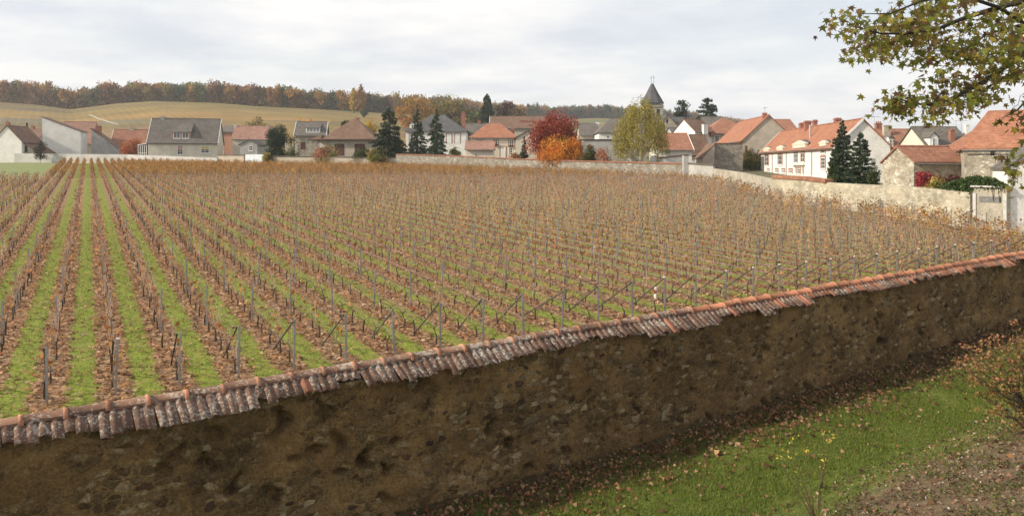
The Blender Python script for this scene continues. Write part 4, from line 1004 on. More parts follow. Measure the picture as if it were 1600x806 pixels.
# --- middle right group
h = House('house', 'white gabled house with dark brown roof right of the church', 1086, 150, 1113, 205, 187, 6.5, yaw=28, wall='white', rm='brown'); h.chimney(1097, 1106, 194, ly=-0.6, mat='white', pots=0)
h = House('house', 'grey roofed house behind the white gable and its chimney', 1104, 176, 1134, 200, 183.5, 9, wall='greyr', rm='slate2'); h.antenna(1107, 178)
h = House('house', 'low pale house with weathered red roof and white verge right of the birch', 1030, 113, 1081, 233.5, 210, 8, wall='white', rm='terra2', trim='trim'); h.win('front', 1041.5, 234.5, 1047, 241, 'w')
h = House('outhouse', 'lean-to grey outhouse behind the far stone wall', 1036, 101, 1072, 247, 243, 4, roof='mono', wall='greyr', rm='brown', cat='outhouse', ov=0.12)
h = House('barn', 'old barn with dark mossy tiled roof between two red roofed houses', 1070, 124, 1110, 241, 212, 8, wall='white', rm='moss', cat='barn')
h = House('house', 'house with broad terracotta hipped roof behind the mossy barn', 1105, 152, 1178, 209, 185, 10, roof='hip', wall='beige', rm='terra2', hip=4.5, ridge_in=4.5); h.chimney(1110, 1115, 205, ly=-0.5, pots=1); h.win('front', 1117, 212, 1124, 222, 'w')
h = House('house', 'brown roofed house behind the tall blank gable', 1206, 150, 1246, 204, 188, 9, wall='beige', rm='terra2')
h = House('barn', 'big barn with terracotta roof and tall blank beige gable', 1160, 126, 1119, 219.5, 181, 8.6, yaw=-92, anchor='right', wall='beige', rm='terra', cat='barn'); h.antenna(1195, 168, ly=4, arms=2)
mb = MB(); mb.box((h.L - 1.5, 3.6, h.hr - 0.4), (h.L - 0.9, 4.3, h.hr + 0.55)); mb.build('chimney', M['brickred'], h.roofo)
h = House('stone_shed', 'grey rubble stone shed at the foot of the tall blank gable', 1117, 119, 1160, 225, 225, 5, roof='mono', wall='stone_g', rm='brown', cat='shed', ov=0.15)
h = House('lean_to', 'lean-to with brown roof sloping down left beside the rubble stone shed', 1098, 118, 1116.5, 247, 226, 5, roof='mono', wall='beige', rm='brown', cat='lean-to', ov=0.12)
# --- the white house
h = House('white_house', 'long white house with orange tiled roof, pedimented dormers and brick chimneys', 1305, 90, 1189, 229, 187, 6.3, yaw=-93, anchor='right', wall='white', rm='terra', trim='trim')
WH = h
for (x0, x1, y0, y1) in ((1195.5, 1201, 239, 259), (1216, 1222, 236, 257.5), (1241, 1246, 233.5, 254.5), (1251.5, 1257, 232.5, 253.5), (1283, 1289.5, 229.5, 240), (1283, 1289.5, 246, 264)): h.win('front', x0, y0, x1, y1, 'br')
for (x0, x1, y0, y1) in ((1199, 1202, 265, 269), (1212, 1216, 265, 270), (1222, 1226, 265, 270), (1233, 1238, 265.5, 271), (1243, 1245, 263, 271), (1247, 1251, 263.5, 272), (1254, 1256, 263.5, 272)): h.win('front', x0, y0, x1, y1, 'br')
def pediment(H, x0, x1, yt, yb):
    """stone lucarne head standing on the facade: block, pediment, little slate roof running back"""
    u0, za2 = H.hit('front', x0, yb); u1, _ = H.hit('front', x1, yb); um, zt2 = H.hit('front', (x0 + x1) / 2, yt)
    if u0 > u1: u0, u1 = u1, u0
    z_e = zt2 - (zt2 - za2) * 0.55
    mb = MB(); mb.box((u0, -0.10, za2), (u1, 0.3, z_e)); mb.box((u0 - 0.12, -0.16, z_e), (u1 + 0.12, 0.3, z_e + 0.14)); mb.prism([(u0 - 0.08, z_e + 0.14), (u1 + 0.08, z_e + 0.14), ((u0 + u1) / 2, zt2)], 'y', -0.13, 0.3)
    o = mb.build('dormer', M['cream'], H.t)
    mb = MB(); mb.prism([(u0 - 0.15, z_e + 0.1), ((u0 + u1) / 2, zt2 - 0.02), (u1 + 0.15, z_e + 0.1), (u1 + 0.15, z_e + 0.18), ((u0 + u1) / 2, zt2 + 0.07), (u0 - 0.15, z_e + 0.18)], 'y', 0.302, 2.4); mb.build('dormer_roof', M['slate'], o)
pediment(h, 1194, 1202.5, 230, 238.5); pediment(h, 1214.5, 1224, 227.5, 236); pediment(h, 1239.5, 1259, 219.5, 232); pediment(h, 1281.5, 1291.5, 219.5, 228.5)
u0, z0_ = h.hit('front', 1240, 257); u1, _ = h.hit('front', 1258, 257)
mb = MB(); mb.box((min(u0, u1), -0.35, z0_ - 0.15), (max(u0, u1), -0.002, z0_ + 0.02)); mb.build('balcony_sill', M['cream'], h.t)
for x in (1207, 1229, 1269):
    u0, z1 = h.hit('front', x, 240); mb = MB(); mb.tube([(u0, -0.07, -0.5), (u0, -0.07, h.he - 0.2)], 0.05, 5); mb.build('downpipe', M['metal'], h.t)
h.win('right', 1361, 247.5, 1367, 258.5, 'g')
def ridge_stack(H, x0, x1, yt, off, pots=2):
    c = H.I @ Vector((0, 0, HC)); dv_ = H.I.to_3x3() @ Vector((((x0 + x1) / 2 - CX) / F, 1, 0)); t_ = (H.W / 2 + off - c.y) / dv_.y; p = c + dv_ * t_; dd = (H.M @ p).y
    w_ = (x1 - x0) * dd / F; zt2 = zpx(yt, dd) - H.z0
    mb = MB(); mb.box((p.x - 0.35, p.y - w_ / 2, H.he), (p.x + 0.35, p.y + w_ / 2, zt2 - 0.3)); mb.box((p.x - 0.42, p.y - w_ / 2 - 0.07, zt2 - 0.3), (p.x + 0.42, p.y + w_ / 2 + 0.07, zt2 - 0.12)); mb.box((p.x - 0.33, p.y - w_ / 2 + 0.02, zt2 - 0.12), (p.x + 0.33, p.y + w_ / 2 - 0.02, zt2))
    mb.build('chimney', M['brickred'], H.roofo)
ridge_stack(h, 1249.5, 1255.5, 192, 0.0); ridge_stack(h, 1257, 1266.5, 189, -0.3); ridge_stack(h, 1270.5, 1276, 187.5, 0.5); ridge_stack(h, 1304, 1313, 184.5, 0.3)
mb = MB(); mb.tube([(h.L - 13, 1.4, h.he + 1), (h.L - 13, 1.4, h.hr + 0.1)], 0.14, 7); mb.build('roof_vent', M['beige'], h.roofo)
# --- right group
h = House('house', 'orange roofed house with chimneys and a small dormer behind the white house', 1366, 112, 1460, 233, 203.5, 9, wall='beige', rm='terra2')
h.chimney(1380, 1390, 195, ly=3, mat='beige', pots=0); h.chimney(1368, 1377, 192, ly=5, mat='brickred', pots=3); h.dormer(1387.5, 1397, 213, 217, 230, wall='beige', rm='slate2'); h.antenna(1366, 182)
pz = h.I @ at(1385, 218, 109); mb = MB(); mb.tube([(pz.x, pz.y, pz.z - 0.6), (pz.x, pz.y, pz.z)], 0.04, 5); mb.tube([(pz.x, pz.y - 0.05, pz.z), (pz.x, pz.y - 0.16, pz.z + 0.03)], [0.06, 0.34], 12); mb.build('satellite_dish', M['plastic'], h.roofo)
h = House('house', 'orange roofed house with a white gable end seen far behind the shed', 1445, 138, 1492, 208, 199, 8, wall='white', rm='terra', trim='trim'); h.antenna(1494, 188)
h = House('house', 'slate roofed house with a white gabled dormer and brick chimney', 1452, 104, 1522, 233, 200, 9, wall='cream', rm='slate2')
h.dormer(1453, 1466, 207, 215, 231, wall='white', rm='slate2', wf=0.4); h.chimney(1483.5, 1490.5, 202, ly=1.6, pots=1); h.chimney(1507.5, 1513, 194, mat='white', pots=0); h.antenna(1502, 188)
h = House('house', 'cream house with orange hipped roof tucked behind the stone barn', 1483, 74, 1640, 234, 197, 8.5, yaw=-26, roof='hip', wall='cream', rm='terra', hip=3.0, ridge_in=3.0); h.win('front', 1501, 240, 1506.5, 253, 'br')
h = House('stone_barn', 'stone barn with steep orange roof at the right edge', 1507, 58, 1800, 232, 174, 8, yaw=-28, roof='hip', wall='stone_l', rm='terra', hip=1.8, cat='barn', ridge_in=1.8, ov=0.25)
h.win('front', 1547.5, 235, 1554, 243.5, 'o')
mb = MB(); mb.tube([(5.6, -0.12, h.he - 2.2), (5.6, -0.12, h.he + 0.3)], 0.07, 6); mb.build('flue_pipe', M['brickred'], h.t)
h = House('stone_shed', 'rubble stone shed with brown red tiled roof and creeper', 1428, 62, 1507, 253, 231, 3.8, yaw=11, wall='stone_l', rm='terra2', cat='shed', ov=0.22)
h = House('lean_to', 'white rendered lean-to rising at the right edge before the barn', 1574, 42.5, 1650, 264, 210, 1.3, roof='mono', wall='white', rm='slate2', cat='lean-to', ov=0.12)

# ------------------------------------------------------------------ boundary walls of the vineyard
t_mk = [None]
def bwall(name, label, pts, mat, cap=None, th=0.4, capover=0.12, cat='wall'):
    """pts: (column, row of the top, depth)"""
    P3 = [at(*p) for p in pts]; o3 = P3[len(P3) // 2]
    t = thing(name, label, cat, (o3.x, o3.y, gzf(o3.x, o3.y)))
    def mk(nm, t0, t1, dz0, dz1, m_, P3=P3):
        V = []
        for i, p in enumerate(P3):
            a_ = P3[max(0, i - 1)]; b_ = P3[min(len(P3) - 1, i + 1)]; d_ = Vector((b_.x - a_.x, b_.y - a_.y, 0)).normalized(); n_ = Vector((d_.y, -d_.x, 0))
            for tt_, z_ in ((t0, dz0), (t0, dz1), (t1, dz1), (t1, dz0)):
                q = p + n_ * tt_; zb = z_ + p.z if z_ is not None else gzf(p.x, p.y) - 0.6
                V.append((q.x - o3.x, q.y - o3.y, zb - t.location.z))
        Fc = []
        for i in range(len(P3) - 1):
            for k in range(4): Fc.append((i * 4 + k, i * 4 + (k + 1) % 4, i * 4 + 4 + (k + 1) % 4, i * 4 + 4 + k))
        Fc += [(3, 2, 1, 0), tuple(len(V) - 4 + k for k in range(4))]
        mb = MB(); mb.add(V, Fc); return mb.build(nm, m_, t)
    mk('wall_body', th / 2, -th / 2, None, -0.002 if cap else 0.0, M[mat])
    if cap:
        mk('coping', th / 2 + capover, -th / 2 - capover, 0.0, 0.07, M[cap]); mk('coping_ridge', 0.11, -0.11, 0.072, 0.17, M[cap])
    t_mk[0] = mk
    return t
def subdiv(pts, n=5):
    out = []
    for a_, b_ in zip(pts[:-1], pts[1:]):
        for k in range(n): q = k / n; out.append(tuple(a_[i] + (b_[i] - a_[i]) * q for i in range(3)))
    return out + [pts[-1]]
bwall('boundary_wall', 'pale grey concrete wall along the far left end of the vineyard', [(-120, 236, 166), (34, 240, 163), (200, 241.5, 158), (340, 247, 148)], 'concrete')
bwall('boundary_wall', 'low dark topped wall between the cream house and the blue gate', [(341, 243, 149), (382, 243, 146)], 'beige', 'slate2', 0.35)
bwall('boundary_wall', 'grey rendered wall in front of the bungalow', [(412, 245, 142), (500, 245.5, 139), (619, 247.5, 134.5)], 'beige', 'slate2', 0.35)
bwall('boundary_wall', 'long rubble stone wall with tile coping along the far edge of the vines', [(620, 242, 134), (700, 244, 127), (800, 249, 118), (900, 252.5, 108), (1000, 255, 100), (1072, 257, 93.5)], 'stone_g', 'terra2')
bwall('boundary_wall', 'short grey wall end right of the birch, below the stone shed', [(1072.5, 256, 93.4), (1116, 259, 90)], 'greyr', 'slate2')
mb = MB(); p_ = at(1071, 256, 93.2); gp = thing('wall_pier', 'square grey pier in the far wall right of the birch', 'pier', (p_.x, p_.y, gzf(p_.x, p_.y)))
hh = zpx(243, 93.2) - gzf(p_.x, p_.y); mb.box((-0.3, -0.35, -0.5), (0.3, 0.35, hh)); mb.build('pier_body', M['greyr'], gp); mb = MB(); mb.box((-0.36, -0.41, hh + 0.002), (0.36, 0.41, hh + 0.1)); mb.build('coping', M['slate2'], gp)
bwall('boundary_wall', 'low cream rendered wall in front of the white house', [(1117, 263.5, 88.5), (1160, 269.5, 79), (1213, 281, 66)], 'stain', None, 0.35)
bwall('boundary_wall', 'pale dry stone wall along the right edge of the vineyard', [(1210, 278, 63.8), (1260, 280.5, 60), (1300, 285.5, 57), (1370, 289, 53), (1440, 293, 48.5), (1521, 301, 44.2)], 'stone_w', 'terra2' if False else None, 0.45)
t_mk[0]('coping', 0.36, -0.36, -0.05, 0.22, M['terra2'], [at(*q) for q in ((1210.5, 277.5, 63.8), (1260, 280.2, 60), (1296, 285, 57.3))])
# gate recess at the right end of the wall
g0 = at(1521, 334, 44.0); g1 = at(1574, 334, 42.3); Lg = math.hypot(g1.x - g0.x, g1.y - g0.y); zg0 = gzf(g0.x, g0.y)
gt = thing('wall_bay', 'pale rendered wall bay with a slatted grey vent at the wall end', 'wall bay', (g0.x, g0.y, zg0), math.atan2(g1.y - g0.y, g1.x - g0.x))
hg = zpx(293, 43) - zg0
mb = MB(); mb.box((0.0, 0, -0.5), (Lg, 0.3, hg)); mb.build('wall_body', M['stain'], gt)
for xx in (0.0, Lg - 0.18): mb = MB(); mb.box((xx, -0.08, -0.5), (xx + 0.18, -0.002, hg - 0.35)); mb.build('pilaster', M['concrete'], gt)
mb = MB(); mb.box((-0.1, -0.14, hg + 0.002), (Lg + 0.05, 0.36, hg + 0.09)); mb.build('coping', M['concrete'], gt)
zv0, zv1 = zpx(316, 43) - zg0, zpx(306.5, 43) - zg0
for k in range(6): zz_ = zv0 + (zv1 - zv0) * k / 6; mb = MB(); mb.box((0.35, -0.05, zz_), (Lg - 0.32, -0.003, zz_ + (zv1 - zv0) / 9)); mb.build('slat', M['metal'], gt)
# blue gate between two walls
g0 = at(383, 252, 145.5); g1 = at(412, 252, 142.4); Lg = math.hypot(g1.x - g0.x, g1.y - g0.y); zg0 = gzf(g0.x, g0.y)
gt = thing('gate', 'pale blue metal double gate in the far wall', 'gate', (g0.x, g0.y, zg0), math.atan2(g1.y - g0.y, g1.x - g0.x)); hg = zpx(241.5, 144) - zg0
for k in range(2):
    mb = MB(); xa = Lg * k / 2 + 0.03; xb = Lg * (k + 1) / 2 - 0.03; mb.box((xa, 0, 0.02), (xb, 0.05, hg)); mb.box((xa, -0.03, hg * 0.48), (xb, -0.001, hg * 0.52)); mb.build('gate_leaf', M['gateblue'], gt)

# ------------------------------------------------------------------ trees
def crown_round(h, R, zb, leaf, pal, dens=1.0, nC=46, flat=0.0, hang=0.1, clump=0.30, var=0.16):
    H2 = (h - zb) / 2; c0 = zb + H2
    cc = rand_unit(nC) * (rng.uniform(0.15, 1, (nC, 1)) ** 0.5) * 0.86
    cc[:, 2] = np.where(cc[:, 2] < -0.55, cc[:, 2] * 0.7, cc[:, 2])
    ctr = cc * np.array([R, R, H2]) + np.array([0, 0, c0])
    n = int(dens * 5.0 * (2 * R * 2 * H2 * 0.8) / (leaf * leaf * 0.5)); n = min(n, 16000)
    idx = rng.integers(0, nC, n); rad = clump * (R * R * H2) ** (1 / 3) * rng.uniform(0.7, 1.35, nC)
    P = ctr[idx] + rand_unit(n) * (rng.uniform(0, 1, (n, 1)) ** 0.45) * rad[idx][:, None] * np.array([1.15, 1.15, 0.95])
    V, Fq = leaves(P, rng.uniform(0.7, 1.3, n) * leaf, 0.7, flat, hang=hang)
    cl = pick(pal, nC, var); C = cl[idx] * (1 + 0.15 * rng.normal(size=(n, 1)))
    return V, Fq, np.repeat(np.clip(C, 0.004, 0.9), 4, axis=0), ctr
def crown_cone(h, R, zb, leaf, pal, dens=1.0, pw=0.85, droop=0.22, lev=None, gap=0.2):
    P, S_ = [], []; z = zb; dz = lev or max(0.28, h / 26)
    while z < h - 0.1:
        f = (z - zb) / (h - zb); r = R * 1.12 * (1 - f) ** pw * rng.uniform(0.85, 1.12) + 0.06 * R
        nb = max(5, int(9 * (0.45 + r / R)))
        for b_ in range(nb):
            if rng.random() < gap * 0.6: continue
            a_ = rng.uniform(0, 2 * PI); l = r * rng.uniform(0.68, 1.1); m_ = max(6, int(dens * 48 * l / R * (R / leaf) / 8))
            t_ = rng.uniform(0.05, 1, m_) ** 0.55
            sp = 0.16 * l * (1.15 - t_)
            P.append(np.stack([np.cos(a_) * l * t_ + rng.normal(0, 1, m_) * sp, np.sin(a_) * l * t_ + rng.normal(0, 1, m_) * sp, z + rng.uniform(-.5, .5) * dz - droop * l * t_ ** 1.6 + rng.normal(0, leaf * 0.3, m_)], -1))
        z += dz * rng.uniform(0.7, 1.2)
    P.append(np.stack([rng.normal(0, 0.03 * R, 30), rng.normal(0, 0.03 * R, 30), rng.uniform(h * 0.88, h, 30)], -1))
    P = np.concatenate(P); n = len(P)
    V, Fq = leaves(P, rng.uniform(0.7, 1.3, n) * leaf, 0.45, 0.25, hang=0.25)
    return V, Fq, np.repeat(pick(pal, n, 0.22), 4, axis=0), P[rng.integers(0, n, 8)]
def crown_weep(h, R, zb, leaf, pal, ns=420):
    P = []
    for _ in range(ns):
        v = rand_unit(1)[0]; v[2] = abs(v[2]) if rng.random() < 0.8 else v[2]; q = rng.uniform(0.3, 1) ** 0.5
        wz = (h - zb) * 0.62; c = np.array([v[0] * R * 0.92 * q, v[1] * R * 0.92 * q, zb + (h - zb) * 0.36 + v[2] * wz * q])
        k = (c[2] - zb) / (h - zb); c[:2] *= np.clip(1.75 - 0.95 * k, 0.55, 1.12)
        l = rng.uniform(0.9, 2.3); m_ = int(l / leaf * 2.6)
        t_ = rng.uniform(0, 1, m_)
        P.append(c + np.stack([rng.normal(0, 0.10, m_) + t_ * v[0] * 0.3, rng.normal(0, 0.10, m_) + t_ * v[1] * 0.3, -t_ * l], -1))
    P = np.concatenate(P); P = P[(P[:, 2] > 0.25) & (P[:, 2] < h)]; n = len(P)
    V, Fq = leaves(P, rng.uniform(0.7, 1.3, n) * leaf, 0.6, hang=0.6)
    zt_ = (P[:, 2] - zb) / (h - zb)
    C = pick(pal, n, 0.2) * (1 + 0.12 * rng.normal(size=(n, 1)))
    return V, Fq, np.repeat(np.clip(C, 0.004, 0.9), 4, axis=0), P[rng.integers(0, n, 16)]
def tree(name, label, x, ytop, d, x0, x1, kind, pal, leaf=0.28, zb=None, dens=1.0, cat='tree', group=None, barkc=(0.07, 0.055, 0.045), ybase=None, mat='leaf', hidden_trunk=False, **kw):
    X, Y = (x - CX) * d / F, d; z0 = gzf(X, Y) if ybase is None else zpx(ybase, d)
    h = zpx(ytop, d) - z0; R = (x1 - x0) / 2 * d / F
    t = thing(name, label, cat, (X, Y, z0), 0, group)
    zb = (0.16 * h if kind != 'bush' else 0.05) if zb is None else zb * h
    if kind == 'bush': kw.setdefault('clump', 0.46); dens *= 1.6
    if kind in ('round', 'bush'): V, Fq, C, ctr = crown_round(h, R, zb, leaf, pal, dens, **kw)
    elif kind == 'cone': V, Fq, C, ctr = crown_cone(h, R, zb, leaf, pal, dens, **kw); mat = 'needle'
    else: V, Fq, C, ctr = crown_weep(h, R, zb, leaf, pal, **kw)
    obj('crown' if kind != 'bush' else 'foliage', mesh_np('crown', V, Fq, M[mat], C), t)
    r0 = max(0.05, 0.018 * h + 0.03 * R) if kind != 'bush' else 0.04
    parts = [tube([(0, 0, -0.4), (0.03 * h * rng.normal() * 0.3, 0.02 * h * rng.normal() * 0.3, h * 0.35), (0, 0, h * (0.97 if kind == 'cone' else 0.72))], [r0 * 1.25, r0 * 0.85, r0 * 0.22], 7) + (barkc,)]
    for c in (ctr[:22] if kind != 'cone' else []):
        zs = max(0.1, min(h * 0.6, c[2] * rng.uniform(0.35, 0.7))); mid = np.array([c[0] * 0.5, c[1] * 0.5, zs * 0.45 + c[2] * 0.55])
        parts.append(tube([(0, 0, zs), mid, c], [r0 * 0.42, r0 * 0.26, r0 * 0.08], 5) + (barkc,))
    v, f, c = join(parts); obj('trunk' if kind != 'bush' else 'stems', mesh_np('trunk', v, f, M['wood'], c), t)
    return t
DG = [(0.030, 0.050, 0.020), (0.044, 0.068, 0.026), (0.022, 0.036, 0.016)]
SPR = [(0.042, 0.068, 0.032), (0.064, 0.095, 0.044), (0.030, 0.048, 0.025)]
GRN = [(0.055, 0.080, 0.022), (0.075, 0.105, 0.028), (0.045, 0.062, 0.02)]
YGR = [(0.27, 0.235, 0.045), (0.35, 0.29, 0.06), (0.19, 0.19, 0.035), (0.40, 0.31, 0.08)]
YEL = [(0.52, 0.35, 0.04), (0.60, 0.41, 0.05), (0.42, 0.28, 0.035)]
ORA = [(0.58, 0.22, 0.03), (0.66, 0.28, 0.04), (0.48, 0.16, 0.025), (0.62, 0.33, 0.045)]
RED = [(0.27, 0.055, 0.034), (0.36, 0.085, 0.042), (0.20, 0.038, 0.026)]
SAL = [(0.42, 0.17, 0.10), (0.36, 0.13, 0.08), (0.30, 0.15, 0.07)]
OLV = [(0.11, 0.10, 0.03), (0.16, 0.13, 0.035), (0.20, 0.12, 0.03)]
tree('cypress', 'dense dark green conical cypress left of the pale stone house', 432, 190.5, 143.5, 415, 450, 'round', DG, 0.22, zb=0.0, dens=1.6, nC=90, clump=0.34, mat='needle')
tree('shrub', 'green and yellow shrub beside the dark cypress', 456, 210, 144.5, 447, 467, 'round', GRN + [(0.30, 0.24, 0.04)], 0.22, zb=0.0, cat='shrub', clump=0.4)
t = thing('pampas_grass', 'pampas grass with white plumes at the foot of the cypress', 'pampas grass', (*(at(454, 245, 141).xy), gzf(*at(454, 245, 141).xy)))
parts = []; t.scale = (1.5, 1.5, 1.95)
for k in range(60):
    a_ = rng.uniform(0, 2 * PI); r_ = rng.uniform(0.2, 0.9); parts.append(tube([(0, 0, 0.0), (0.4 * r_ * math.cos(a_), 0.4 * r_ * math.sin(a_), 1.3), (r_ * math.cos(a_), r_ * math.sin(a_), rng.uniform(1.1, 2.0))], [0.03, 0.02, 0.008], 3) + ((0.12, 0.15, 0.05),))
v, f, c = join(parts); obj('blades', mesh_np('blades', v, f, M['wood'], c), t)
pp = []
for k in range(9):
    xx, yy = rng.uniform(-0.8, 0.8), rng.uniform(-0.4, 0.4); zz_ = rng.uniform(1.5, 1.95); q = rng.normal(0, 1, (46, 3)) * np.array([0.07, 0.07, 0.22]) + np.array([xx, yy, zz_]); pp.append(q)
pp = np.concatenate(pp); v, f = leaves(pp, 0.14, 0.4, hang=-0.5); obj('plumes', mesh_np('plumes', v, f, M['leaf'], np.repeat(pick([(0.72, 0.68, 0.58), (0.62, 0.56, 0.45)], len(pp), 0.1), 4, axis=0)), t)
tree('bush', 'small yellowish bush over the wall beside the blue gate', 419, 236, 141.5, 411, 430, 'bush', YGR, 0.2, cat='bush', nC=20)
tree('bush', 'orange and green bush in front of the bungalow', 513, 230, 140, 489, 538, 'bush', SAL + YGR + GRN, 0.2, cat='bush', nC=34, var=0.25)
tree('bush', 'yellow green bush spilling over the wall right of the bungalow', 588, 231, 134, 570, 601, 'bush', YGR + GRN, 0.2, cat='bush', nC=30)
tree('bush', 'dark green rounded bush below the bungalow doors', 565, 228, 137.5, 553, 580, 'bush', GRN, 0.2, cat='bush', nC=24)
tree('deciduous_tree', 'bright yellow tree behind the bungalow roof', 576, 186, 171, 560, 592, 'round', YEL, 0.3, zb=0.25)
tree('cedar', 'large dark ragged conifer, leftmost of three beside the manor', 608, 169, 139, 578, 642, 'cone', DG, 0.34, zb=0.03, dens=1.7, pw=0.62, droop=0.12, gap=0.35)
tree('spruce', 'slim dark spruce in front of the manor, middle of three', 652, 171, 136, 634, 672, 'cone', SPR, 0.28, zb=0.03, dens=1.6, pw=0.8, gap=0.3)
tree('spruce', 'dark spruce in front of the manor, rightmost of three', 682, 171, 135, 660, 704, 'cone', SPR, 0.28, zb=0.02, dens=1.5, pw=0.8, gap=0.3)
tree('bush', 'round olive bush before the manor wall', 711, 230, 131, 703, 721, 'bush', OLV + GRN, 0.2, cat='bush', nC=20)
tree('bush', 'brown shrub between the annex and the red maple', 806, 236, 121, 796, 818, 'bush', SAL + OLV, 0.18, cat='bush', nC=20)
tree('spruce', 'small spruce left of the red maple', 819, 213, 120, 809, 829, 'cone', SPR, 0.22, zb=0.02, dens=1.4, gap=0.2)
tree('maple_tree', 'tall dark red maple in full autumn colour', 868, 173, 117, 824, 911, 'round', RED, 0.26, zb=0.0, nC=90, dens=2.0, clump=0.3)
tree('maple_shrub', 'bright orange low maple in front of the red one', 876, 213, 112.5, 838, 913, 'round', ORA, 0.22, zb=0.0, nC=60, cat='shrub', clump=0.36, dens=1.4)
tree('shrub', 'dark green shrub right of the orange maple', 921, 225, 109, 911, 933, 'bush', GRN + OLV, 0.2, cat='shrub', nC=24)
tree('shrub', 'salmon pink shrub before the grey garage', 941, 231, 107, 930, 953, 'bush', SAL, 0.18, cat='shrub', nC=24)
tree('birch_tree', 'yellow green weeping birch in front of the church', 1001, 144, 104, 958, 1043, 'weep', YGR, 0.17, zb=0.0, barkc=(0.45, 0.43, 0.40), ns=1000)
tree('pine_tree', 'dark round headed pine right of the church', 1064, 147.5, 230, 1052, 1077, 'round', DG, 0.55, zb=0.5, nC=30, dens=0.8)
tree('cedar', 'broad dark cedar right of the round headed pine', 1105, 152, 225, 1087, 1124, 'cone', DG, 0.55, zb=0.4, dens=1.6, pw=0.45, droop=0.0, gap=0.3)
tree('conifer', 'tall dark conifer on the slope behind the manor', 761, 147, 300, 749, 777, 'cone', DG, 0.8, zb=0.05, dens=2.2, pw=0.5, gap=0.2)
tree('deciduous_tree', 'dark brown tree beside the tall conifer', 790, 153, 310, 772, 812, 'round', [(0.07, 0.045, 0.03), (0.10, 0.06, 0.04)], 0.8, zb=0.08, nC=34)
tree('deciduous_tree', 'russet tree low behind the brown barn roof', 812, 168, 305, 788, 838, 'round', [(0.12, 0.085, 0.04), (0.15, 0.10, 0.045)], 0.8, zb=0.05, nC=34)
tree('conifer', 'taller of two dark conifers by the white house', 1316, 189, 78, 1295, 1338, 'cone', SPR, 0.17, zb=0.01, dens=3.0, pw=0.66, droop=-0.1, gap=0.12)
tree('conifer', 'shorter of two dark conifers by the white house', 1344, 206, 74, 1321, 1369, 'cone', SPR, 0.17, zb=0.01, dens=3.0, pw=0.66, droop=-0.1, gap=0.15)
tree('shrub', 'small grey green shrub left of the two conifers', 1299, 253, 72, 1293, 1304, 'bush', GRN, 0.14, cat='shrub', nC=16)
tree('shrub', 'pale green shrub right of the two conifers', 1366, 257, 72, 1358, 1373, 'bush', GRN, 0.14, cat='shrub', nC=16)
tree('bush', 'orange bush in front of the faded orange roof', 207, 213, 168, 190, 226, 'bush', [(0.40, 0.13, 0.06), (0.34, 0.10, 0.05), (0.42, 0.18, 0.06)], 0.26, cat='bush', nC=30)
tree('shrub', 'dark leafless shrub beside the small window shed', 63, 220, 160, 55, 72, 'bush', [(0.035, 0.032, 0.025), (0.05, 0.045, 0.03)], 0.22, cat='shrub', dens=0.5, nC=22)
tree('conifer', 'small dark conifer above the brown roofs at left', 42, 192, 215, 36, 49, 'cone', DG, 0.4, zb=0.1, dens=1.5)
tree('deciduous_tree', 'olive tree on the slope right of the cream house', 402, 177, 235, 377, 428, 'round', OLV, 0.5, zb=0.05, nC=36)
tree('deciduous_tree', 'orange tree behind the pale stone house', 480, 180, 225, 466, 495, 'round', ORA, 0.5, zb=0.1, nC=30)
tree('deciduous_tree', 'small green tree behind the bungalow chimney', 544, 181, 230, 534, 556, 'round', GRN, 0.5, zb=0.1, nC=24)
tree('bush', 'lone grey green bush on the hill vineyard', 569, 171, 430, 563, 575, 'bush', GRN, 0.7, cat='bush', nC=16)
tree('deciduous_tree', 'large golden tree on the slope above the manor', 646, 150, 330, 612, 688, 'round', [(0.34, 0.20, 0.035), (0.28, 0.19, 0.04), (0.38, 0.17, 0.03)], 0.8, zb=0.03, nC=56)
tree('deciduous_tree', 'olive golden tree on the slope right of the large golden one', 702, 152, 345, 672, 742, 'round', [(0.24, 0.18, 0.04), (0.17, 0.15, 0.04)], 0.8, zb=0.03, nC=56)
tree('deciduous_tree', 'green brown tree on the slope behind the manor chimney', 738, 163, 340, 716, 762, 'round', OLV + GRN, 0.8, zb=0.03, nC=40)
tree('poplar', 'narrow yellow poplar at the forest edge, left of two', 553, 138, 470, 546, 559, 'cone', YEL, 0.8, zb=0.1, dens=1.1, pw=0.5, droop=-0.9, gap=0.35)
tree('poplar', 'narrow orange poplar at the forest edge, right of two', 564, 133, 470, 557, 571, 'cone', [(0.40, 0.22, 0.04), (0.34, 0.18, 0.04)], 0.8, zb=0.1, dens=1.1, pw=0.5, droop=-0.9, gap=0.35)

